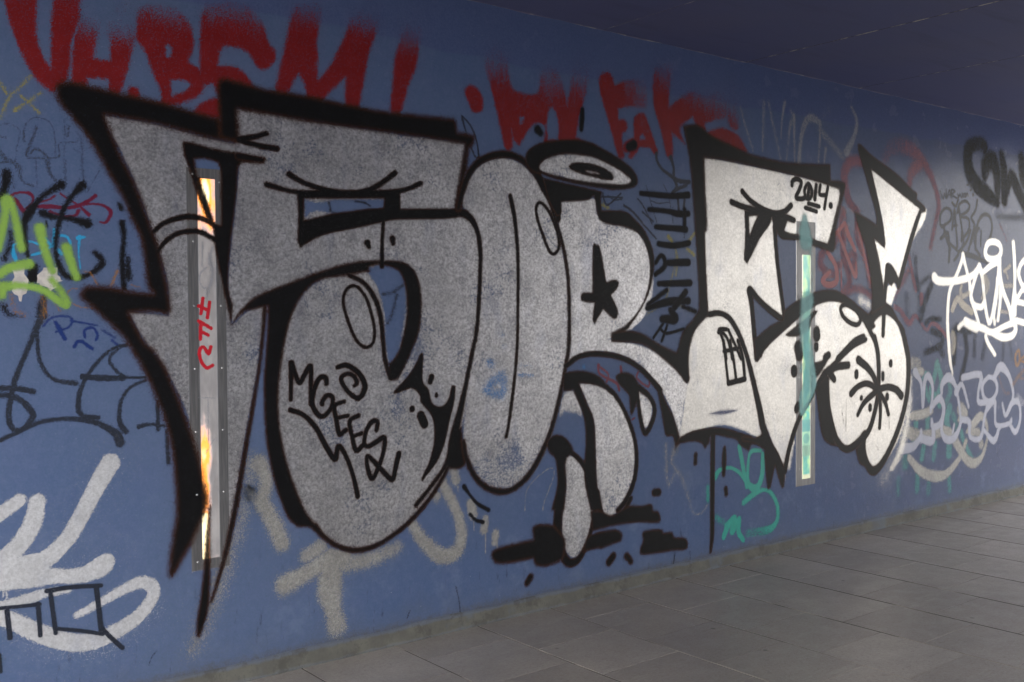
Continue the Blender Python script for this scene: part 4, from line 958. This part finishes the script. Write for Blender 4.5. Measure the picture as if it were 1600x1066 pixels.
paint("outline", BLACK, [
    P(PX, "848,278! 930,297 940,300! 938,318! 928,306 918,313 877,316! 877,334 870,338! 858,315", 1.8), 
    P(A(2,1), "505,150! 550,140! 560,252! 700,255 760,300 830,380 880,500 887,600 862,750 800,880 730,985! 660,1040 615,1020! 700,975 770,905 825,815 855,700 860,580 830,460 780,390 700,355 620,342 560,322 535,280 520,200!", 1.9),
    S(A(2,2), 9, "335,160,10 420,100,9 540,84,9 680,108,9 780,160,9 860,235,10 925,310,11", 1.8),
    P(A(2,2), "905,300! 930,300! 960,380 1010,480 1045,610 1022,680! 1005,600 960,595 942,500 920,380", 2.2),
    P(A(2,2), "318,200! 440,190 540,222 600,290 600,315! 520,282 420,268! 470,400 512,500 522,700 532,900 560,1064! 490,1064! 450,850 460,600 440,450 380,312! 318,320!", 2.0),
    S(A(2,2), 8, "590,292,9 650,350,8 720,480,8 772,650,8 772,830,9 722,980,10 660,1064,9", 1.7),
    P(A(2,2), "215,640 250,598 310,592 362,640 382,700 345,735 330,800 340,900 325,1064! 245,1064! 282,900 270,750 232,700", 2.2), S(A(2,2), 9, "355,690,8 430,755,9 480,850,11 510,960,13", 1.8),
    S(C5, 15, "150,150,14 162,280,16 145,450,18 130,620,19 150,760,18 200,845,15 260,838,13 312,760,10 352,650,9 378,500,10 368,350,11", 2.2), S(C5, 10, "395,380,12 415,500,12 445,555,12 500,575,12 570,515,9 620,420,9", 2),
    S(A(2,2), 9, "790,295,11 850,342,9 888,410,9 885,480,9 850,562,10 825,575,9 805,500,9 790,400,8 778,310,10", 1.7), P(A(2,2), "650,220 700,198 760,222 800,290! 770,420 742,465 730,350 700,310 660,262", 2)], LR, step=2.0)
paint("splash", BLACK, [P(A(2,3), "-130,290 -110,245 0,210 132,180! 128,110 170,84 260,90! 330,180 320,290 290,320 210,350 150,342 130,300! 0,325 -90,332", 3.4), P(A(2,3), "460,180! 500,145 640,118 686,145 680,190 640,205 560,238 540,235 440,260!", 2.6),
    P(A(2,3), "560,0! 620,30 680,-5! 740,-32 800,-30 870,-40 882,0 915,8 920,70 800,74 680,85 560,112 500,130! 490,0!", 2.4), P(A(2,3), "820,130 930,118 945,138 1000,135 1015,165 1088,175 1090,240 1000,250 820,277 800,240 818,190", 2.4)], piece, split="splash", step=2.2)
paint("drop", BLACK, [S(A(2,3), 13, "632,285,13 605,322,14", 2.4), S(A(2,3), 12, "715,282,11 742,318,10", 2.4), S(A(2,3), 12, "115,415,12 95,450,12", 2.8), S(A(2,2), 13, "890,950 915,950", 2), S(A(2,2), 8, "1148,712,8 1145,765,9", 2), S(A(2,2), 9, "1327,675,8 1325,750,11 1322,840,8", 2), S(A(2,2), 9, "1335,925,9 1338,960,9", 2)], piece, split="drop", step=2.0)
paint("star", BLACK, [P(A(2,1), "505,480 530,468 550,490 590,700! 640,685 667,700 655,740 620,782! 662,880 642,932 570,870! 515,962! 503,930 515,830! 440,820 430,785 450,765 502,765!", 1.8)], LR, step=1.6)
paint("outline", BLACK, [
    P(PX, "1070,200! 1088,195! 1080,265 1086,360! 1097,250! 1098,250 1101,360 1103,420 1107,493! 1087,515 1078,541 1076,569 1077,595 1071,598 1058,581 1030,556 1002,538 955,534! 955,520! 978,517 1002,521 1030,538 1057,551! 1067,518 1081,501 1092,484! 1091,440 1086,360 1079,265", 2.2),
    P(PX, "1068,197! 1090,195 1112,212 1145,228 1172,241 1191,246 1229,254 1275,257 1297,257! 1298,282! 1318,285 1320,295 1312,330 1306,360 1304,388 1298,393! 1266,383! 1268,374! 1293,381! 1299,360 1311,310 1311,296! 1285,287 1248,276 1191,263 1135,251 1100,247! 1102,300 1104,360 1086,360! 1079,265", 2.8),
    S(A(3,1), 12, "60,330,16 85,395,16 130,413,11 210,423,9 290,452,9 400,490,11", 1.8), S(B5, 9, "530,740,9 600,820,9 700,890,10 800,925,10 880,912,10 937,860,10", 1.4), S(B5, 9, "440,830,10 560,878,10 700,915,12 850,940,10 960,982,10", 1.4),
    P(PX, "1163,329! 1207,331! 1203,350 1186,375 1176,396 1167,413! 1162,405! 1164,370", 1.6, hole=("1170,338! 1184,337! 1178,350 1171,368!",)), P(PX, "1205,334! 1234,336! 1228,352 1224,368! 1212,360! 1208,350", 1.6),
    S(B6, 8, "800,-30,10 812,150,9 830,330,9 860,560,9 882,720,9", 1.5),
    S(B6, 9, "600,495,11 680,590,10 780,680,11 870,745,11", 1.6), S(B6, 9, "592,500,14 612,650,10 630,850,10 648,1060,10", 1.6),
    S(B6, 9, "255,700,10 340,690,9 420,730,10 480,820,10 530,930,10 575,1066,10", 1.5), S(A(2,2), 9, "1428,-10,10 1480,140,10 1520,300,10 1555,480,10 1585,620,12", 1.5),
    P(A(2,2), "1515,-20! 1620,-40! 1605,30 1560,80 1530,138! 1518,120", 1.8),
    P(A(2,2), "1015,680! 1045,608! 1130,565 1280,543 1400,568 1500,602 1560,640! 1562,668! 1500,648 1480,692! 1430,660 1400,620 1340,605 1280,592 1240,602 1230,640 1205,682! 1180,640 1120,632 1045,645!", 2),
    S(A(2,2), 9, "1255,600,11 1252,900,11 1250,1064,10", 1.8), S(A(2,3), 9, "1250,-5,10 1250,150,10 1240,260,5", 2)],
    LE, step=1.9)
paint("window_mark", BLACK, [
    S(B6, 7, "335,850,8 345,828,8 400,824,7", 1.1), S(B6, 6, "345,840 380,950 398,1070", 1), S(B6, 6, "362,845 405,900 432,990 448,1070", 1), S(B6, 6, "415,830 460,930 490,1000 520,1070", 1), S(B6, 7, "378,1008 485,983", 1),
    S(A(2,2), 6, "1320,0 1335,130 1350,260", 1), S(A(2,2), 6, "1362,0 1385,130 1400,245", 1), S(A(2,2), 7, "1410,0 1440,100 1455,240", 1), S(A(2,2), 7, "1325,68 1410,50", 1), S(A(2,2), 8, "1352,268,9 1455,242,9", 1.1)], LE, step=1.3)
paint("date", BLACK, [
    S(B5, 7, "945,690,8 950,655,8 985,638,8 1022,665,8 1005,730,8 978,790,8 1010,805,8 1045,800,8", 1), S(B5, 7, "1075,680 1050,730 1060,795 1095,800 1112,750 1095,690", 1, close=True), S(B5, 8, "1090,690 1075,800", 1),
    S(B5, 7, "1147,690,8 1135,808,8", 1), S(B5, 7, "1182,690 1175,765 1232,775", 1), S(B5, 7, "1245,700 1228,800 1215,885", 1), S(B5, 11, "1268,860", 1), S(B5, 7, "1080,842 1172,868", 1), S(B5, 7, "1055,878 1150,910", 1)],
    LE, label="year 2014 lettered in black with a double underline", step=1.3)
paint("smudge", NAVY, [P(A(2,2), "1230,460 1320,435 1412,436 1330,464", 2, .6)], LE, step=1.8)
paint("outline", BLACK, [
    P(B6, "625,900! 650,890 760,800 870,745! 880,670! 960,600! 1120,520 1220,497 1310,500 1365,532 1400,570 1500,632 1590,710 1640,800! 1605,838! 1540,715 1450,642 1350,602 1250,592 1150,622 1070,680 1000,732 900,820 800,910 730,980 685,1066! 640,1066!", 1.9),
    S(A(3,1), 9, "470,795,10 540,850,11 600,930,11 640,1010,10 668,1070,9", 1.5), P(A(3,1), "640,880 700,828 765,850 805,920 850,990 865,1070! 845,1070! 812,965 760,912 715,905 670,940 650,990! 625,920", 1.7),
    S(A(3,1), 10, "725,840,12 722,940,10 718,1030,9", 1.4),
    S(A(3,2), 9, "852,-10,12 876,120,12 872,300,12 845,450,12 800,590,12 740,720,12 690,795,14 650,815,15 615,765,14 597,690,12 598,610,12", 1.6), S(A(3,2), 9, "603,585,12 560,640,13 490,680,12 430,625,12 397,520,12 375,400,11 368,240,11", 1.6),
    P(A(3,2), "300,290! 370,210! 375,400 400,560 425,660! 385,650 340,600 318,480 302,350", 2.2), P(A(3,2), "548,680! 600,612! 600,720 622,800! 570,765", 2.2),
    S(A(3,2), 9, "665,-20,11 688,100,11 690,300,11 672,420,11 640,540,11 600,610,12", 1.4),
    S(B7, 9, "40,-5,10 92,200,11 148,450,14 172,580,14 230,720,13 290,830,13 340,950,11", 1.6),
    P(B7, "150,640! 185,590! 245,720! 292,800 292,840! 355,960! 345,1070! 322,1070 270,895! 235,1066 222,1080! 205,1066 180,760! 100,710 0,690! 0,650 100,660", 2), S(B7, 8, "352,940,11 380,790,10 430,610,10 480,480,9", 1.5),
    S(B7, 8, "480,480,9 560,350,8 612,240,9 690,125,14", 1.5),
    S(A(3,2), 8, "350,215,14 400,165,10 480,80,9 550,22,9 610,-5,9", 1.4), S(B6, 9, "1325,1070,10 1400,990,10 1470,920,10 1540,888,11", 1.4), S(A(3,2), 10, "375,190,14 430,165,12 500,155,12", 1.4), S(A(3,2), 11, "385,205,13 412,242,12", 1.4),
    S(B6, 8, "1385,618 1350,650 1370,715 1430,770 1490,785 1517,745 1490,680 1440,638", 1.3, close=True),
    S(B6, 14, "1150,842,17 1152,882,18", 1.5), S(B6, 12, "1147,960,12 1147,982,12", 1.5), S(B7, 13, "430,95,16 430,118,16", 1.6), S(B7, 12, "475,370,9 455,410,14 448,435,10", 1.6), S(B7, 12, "120,0", 1.6),
    P(B6, "888,870! 1000,780 1100,690 1150,668 1150,690 1110,745 1085,830 1000,878 930,885", 1.8), P(A(3,2), "262,140! 330,130 365,90 382,105 345,175 300,235 260,225", 1.8), S(A(3,2), 18, "190,45,22 195,90,20", 2), S(B6, 12, "1220,1060 1250,1040", 1.6)],
    LN, step=1.8)
paint("palm_mark", BLACK, [
    S(A(3,2), 9, "565,122,14 630,180,12 668,245,11 688,310,12", 1.2), S(A(3,2), 9, "520,332,12 560,290,10 620,270,10 682,305,10", 1.2), S(A(3,2), 10, "832,345,14 800,308,12 750,292,11 692,305,11", 1.2),
    S(A(3,2), 8, "560,465,8 600,390,10 680,315,11", 1.2), S(A(3,2), 8, "752,462,8 732,390,9 692,320,10", 1.2), S(A(3,2), 8, "697,545,8 702,430,9 690,320,10", 1.2), S(A(3,2), 16, "685,300", 1.3),
    S(A(3,2), 10, "552,202,11 552,222,11", 1.2), S(A(3,2), 10, "766,138,10 766,150,10", 1.2), S(A(3,2), 10, "717,210,9 717,240,9", 1.2), S(A(3,2), 9, "582,360", 1.2), S(A(3,2), 10, "637,412 637,428", 1.2), S(A(3,2), 10, "744,345 744,360", 1.2),
    S(A(3,2), 1.5, "755,470 757,550", .6, .8), S(A(3,2), 1.5, "490,370 485,570", .6, .8), S(A(3,2), 1.5, "462,450 472,520", .6, .9), S(A(3,2), 1.2, "675,655 690,685", .6, .9)],
    LN, step=1.4)
paint("outline", BLACK, [
    P(B8, "212,195! 235,188 330,280 450,370 560,455 660,560 708,600 702,645! 770,710 778,745 745,762! 722,722! 560,590 430,480 325,398! 372,600 422,850 442,1000 437,1055! 395,1015 355,975! 370,800 320,600 262,400 222,260", 1.9),
    S(A(3,1), 8, "950,262,8 920,350,10 880,480,10 832,660,10 815,725,9", 1.4), P(A(3,1), "742,598! 762,590 790,620 822,692! 816,745! 792,700 770,727! 742,685", 1.6), S(A(3,1), 8, "745,600,10 738,700,9 725,840,8", 1.3),
    P(A(3,1), "540,258! 600,290 690,352! 728,480! 662,430! 690,540 700,600 728,760 730,850! 645,900! 648,760 632,600 605,470 565,360", 2.4)],
    LB, step=1.7)
paint("black_rungs", SOFTB, [
    S(C3, 8, "325,385,8 450,397,9 580,408,9 720,400,11", 1.6), S(C3, 8, "392,520,8 540,532,8 630,555,11 720,555,10", 1.6), S(C3, 8, "448,665,8 580,675,9 700,685,11", 1.6), S(C3, 9, "475,805,9 600,820,10 725,800,10", 1.6), S(C3, 10, "530,965,10 720,960,12", 1.6),
    S(C4, 10, "245,155,9 330,153,10 420,150,11", 1.6), S(C4, 9, "185,270,8 290,190,8", 1.8), S(C4, 10, "180,290,9 300,255,13 410,250,12", 1.8), S(C4, 11, "395,200,11 330,290,12", 1.8), S(C4, 10, "265,350,12 335,350,17 310,300,10", 2),
    S(C4, 5, "215,455 270,375", 1.3), S(C4, 5, "250,400 290,430 385,405", 1.3), S(C4, 5, "262,475 292,385", 1.3), S(C3, 8, "445,1060,8 520,1000,9 522,930,9 490,905,8 450,960,8", 1.6), S(C3, 6, "690,520,8 690,680,8", 1.6), S(C4, 8, "380,280 450,310", 2, .7)],
    split="stroke", label="stack of short black horizontal strokes between the silver R and E", cat="graffiti", step=1.6)
paint("black_drops", SOFTB, [
    S(A(2,0), 14, "160,812,15 175,830,12", 2.4), S(A(2,0), 9, "440,685,8 437,740,10 432,810,8", 1.8), S(A(2,0), 16, "760,905,16 730,920,14", 2.4)],
    split="drop", label="black drops sprayed over the red letters above the halo", cat="graffiti", step=1.6)
paint("black_dashes", SOFTB, [S(C8, 7, "1225,215,9 1260,265,5 1300,310,6 1362,345,7", 1.5), S(C8, 6, "1258,368,6 1290,400,5 1330,412,7", 1.5)],
    split="dash", label="two short black slanting dashes under the silver O", cat="graffiti", step=1.5)
paint("handwriting", BLACK, [
    S(A(1,2), 9, "220,140,10 218,250,8 217,370,7", 1.3), S(A(1,2), 9, "222,145,10 240,200,9 270,265,9 300,220,9 340,160,9 342,280,8 340,400,7", 1.3), S(A(1,2), 9, "440,268,9 435,235,9 400,232,9 368,290,9 350,390,9 385,462,9 425,472,8 470,420,8 478,355,8 440,345,8 410,390,8 415,400,7", 1.3),
    S(A(1,2), 8, "508,168,8 560,155,9 620,185,9 662,235,10 680,300,10 640,362,9 585,330,8 545,280,8 532,235,8 570,208,7 612,225,8 630,265,8 612,285,6", 1.3),
    S(A(1,2), 8, "550,382,7 490,410,8 502,500,8 520,585,9 562,560,8", 1.3), S(A(1,2), 7, "505,485 575,470", 1.3), S(A(1,2), 8, "640,470,8 585,505,8 600,600,8 625,688,9 672,650,8", 1.3), S(A(1,2), 7, "605,600 660,580", 1.3),
    S(A(1,2), 9, "752,560,8 758,510,8 725,508,9 690,560,8 675,640,8 700,662,8 750,635,9 802,610,9 790,720,8 730,862,9 698,800,8 692,725,7 720,740,8 790,815,9 850,870,9 870,800,9 892,708,10", 1.3),
    S(A(1,2), 9, "215,435,9 300,468,8 380,555,9 430,650,9 490,742,10 505,690,9 520,662,9 560,720,8 608,850,8 635,975,9", 1.3)],
    LS, label="black cursive lettering across the lower bowl of the S", step=1.5)
paint("drip_mark", BLACK, [
    P(A(1,2), "1025,85 1045,95 1042,250 1080,310 1100,390 1155,412 1200,370 1222,280! 1247,285! 1240,380 1210,500 1180,640 1130,760 1055,860 1045,888! 1033,860 1080,760 1110,640 1112,540 1090,460 1030,390 1020,340 970,300 880,332 864,315 950,220 1000,140", 1.4),
    S(A(1,2), 11, "1097,228,10 1088,258,10", 1.3), S(A(1,2), 7, "1127,335,6 1127,345,7", 1.2), S(A(1,2), 11, "975,428,11", 1.3), S(A(1,2), 15, "1030,470,15 1052,522,15", 1.3)], LS, step=1.5)

# ------------------------------------------------------------------ newest paint
def patch(label, txt):
    V = []; Q = towall(parse(C6, txt, 1.0, close=True, lin=True))
    y = D - 0.0001 - 0.00002 * 60
    n_ = len(Q)
    V = [(q[0], y, q[1]) for q in Q] + [(q[0], D - 0.00005, q[1]) for q in Q]
    Fc = [tuple(range(n_))[::-1]] + [(i, (i + 1) % n_, (i + 1) % n_ + n_, i + n_) for i in range(n_)]
    s_ = Q[:, :2].mean(0)
    o = link("paper_scrap", mesh("paper_scrap", V, Fc), PAPER, None, (s_[0], D, Q[:, 1].min()))
    tag(o, label, "sticker", "torn stickers under the green spray")
s = NT("torn_white_paper")
s.bsdf(s.mix(s.ramp(s.noise(40, 3), 0.4, 0.65), (0.52, 0.49, 0.49), (0.66, 0.63, 0.60)), 0.8); PAPER = s.m
patch("torn white sticker scrap under green paint at the left edge", "78,715 165,712 160,760 190,800 185,850 175,890 150,900 142,945 128,940 120,905 95,895 78,870 90,850 75,815 98,780")
patch("torn white sticker scrap right beside the other one", "290,718 382,718 380,765 400,780 405,800 420,805 385,815 378,850 350,862 330,885 318,850 290,840 268,845 262,820 245,822 250,790 246,770 285,735")
LAYER[0] = max(LAYER[0], 62)
paint("green_spray", GREEN, [
    S(C6, 11.4, "-10,600,9.5 15,480,11.4 35,350,12.3 45,270,18.1 85,330,12.3 115,460,12.3 142,590,13.3", 3.64, .95), S(C6, 12.3, "265,455,17.1 285,560,13.3 325,680,12.3 352,740,11.4", 3.64, .9), S(C6, 12.3, "440,585,16.1 480,700,13.3 512,785,11.4", 3.64, .9),
    S(C6, 14.2, "-10,770,13.3 60,720,14.2 190,692,16.1", 3.38, .95), S(C6, 12.3, "-10,850,19.0 130,838,11.4 270,860,11.4 380,930,13.3 435,960,16.1", 3.38, .95), S(C6, 11.4, "345,800,11.4 400,870,12.3 440,945,15.2", 3.64, .8), S(C6, 13.3, "5,860,20.9 10,900,15.2", 3.90, .8)],
    split="stroke", label="lime green sprayed strokes at the left edge of the wall", cat="graffiti", step=2)
paint("square_letters", INK, [
    S(A(0,3), 6, "-20,612,6 130,597,6 248,585,6", .9, lin=True), S(A(0,3), 8, "42,620 62,795", .9), S(A(0,3), 7, "236,580 252,780", .9), S(A(0,3), 7, "292,502,8 450,478,7 630,468,7", .9), S(A(0,3), 7, "312,500 348,765", .9),
    S(A(0,3), 6, "355,738 500,750 645,772", .9), S(A(0,3), 8, "600,470 615,600 632,755", .9), S(A(0,3), 7, "640,740 700,800 765,858", .9), S(A(0,3), 5, "-4,900 6,1008", .9)],
    split="stroke", label="square black letters in broad marker over the silver scrawl at lower left", cat="graffiti", step=1.4)
paint("teal_smear", AQUA, [
    S(B5, 20, "1050,960,14 1050,1066,30", 4, 1), S(B6, 26, "1055,0,26 1060,80,34", 4, .9), S(B6, 20, "1100,100,10 1095,300,12 1100,540,14", 4, .6), S(B6, 26, "1070,590,34 1060,680,28 1050,780,26 1060,900,28 1085,1066,26", 4, .85),
    S(B7, 26, "550,0,26 560,120,30 560,220,34 520,330,30 500,440,16", 3, .9), S(B7, 10, "490,100 500,60", 2, .7)],
    label="thin teal smear running down the green lit panel", cat="graffiti", step=1.8)
paint("white_tag", WHITE, [
    S(C1, 12.2, "318,388,15.0 350,420,13.6 450,425,12.2 560,408,11.6 640,372,10.9 692,305,10.9", 1.8), S(C1, 8.2, "556,200,8.2 545,260,8.2 500,380,8.2 450,490,8.2 432,620,8.2 428,780,8.2 438,940,8.8 450,1090,8.2 470,1200,5.4", 1.5, 1, (430,900,1,470,1240,.5)),
    S(C1, 8.2, "556,200,8.2 578,300,7.5 610,430,8.2 625,560,9.5 690,780,6.8", 1.5), S(C1, 9.5, "692,300,12.2 720,400,9.5 738,600,8.8 772,772,8.2 805,680,8.2 845,420,8.8 858,270,9.5", 1.6), S(C1, 8.2, "680,330,8.2 640,460,8.2 622,560,8.2 650,620,9.5 710,640,10.2 728,600,8.2", 1.6),
    S(C1, 10.2, "742,180 762,112 812,95 862,122 872,185 842,232 790,240 755,222", 1.5, close=True), S(C1, 10.2, "715,360,9.5 780,300,10.2 855,255,10.9", 1.6), S(C1, 10.2, "862,240,9.5 862,380,12.2 895,520,10.2 940,640,10.2 968,770,10.9", 1.6),
    S(C1, 8.2, "842,400,8.2 835,560,8.2 815,700,6.8 820,780,6.8", 1.8, .85), S(C1, 8.8, "872,440,8.2 865,600,8.8 848,745,8.2", 1.6), S(C1, 9.5, "975,105,10.9 985,250,9.5 987,450,8.8 980,600,15.0 965,760,10.2", 1.6, 1, (980,80,.6,980,220,1)),
    S(C1, 8.2, "1090,220,8.2 1035,290,9.5 1022,380,9.5 1066,500,8.2", 1.6), S(C1, 8.8, "1080,440,8.2 1000,590,8.8 990,700,8.2", 1.6), S(C1, 8.8, "985,590,9.5 1080,612,8.2", 1.6),
    S(C1, 10.9, "575,745,9.5 640,785,12.2 720,815,11.6 800,850,10.2 900,800,9.5 975,770,10.9", 1.8), S(C1, 10.2, "790,850,9.5 880,890,12.2 960,880,11.6 995,830,10.9 990,755,10.2 1080,775,9.5", 1.8), S(C1, 8.8, "745,880,8.2 765,940,8.2 822,1035,7.5", 1.6),
    S(C1, 9.5, "520,810,8.2 560,770,8.8 600,790,10.9 670,830,9.5", 2.5, .8)],
    label="bright white sprayed tag glaring at the right edge of the wall", cat="graffiti", step=1.8)
paint("cream_tag", CREAM, [S(C1, 13, "468,660,12 510,572,13 560,625,14 630,680,12", 1.6, .9), S(C1, 9, "545,460,8 535,510,9 555,550,10 610,520,8", 1.6, .8), S(C1, 12, "740,410,20 760,470,14 720,560,12", 2.5, .7), S(C1, 7, "900,340 950,295", 1.4, .8), S(C1, 6, "915,345 930,400", 1.4, .8),
    S(C1, 8, "900,462 970,462", 1.6, .7), S(C1, 7, "870,675 930,685", 1.6, .7), S(C1, 16, "470,870 480,930 470,1000", 2.6, .7)],
    label="cream strokes showing behind the white tag", cat="graffiti", step=1.8)
print("paint verts", NVERT[0], "layers", LAYER[0])
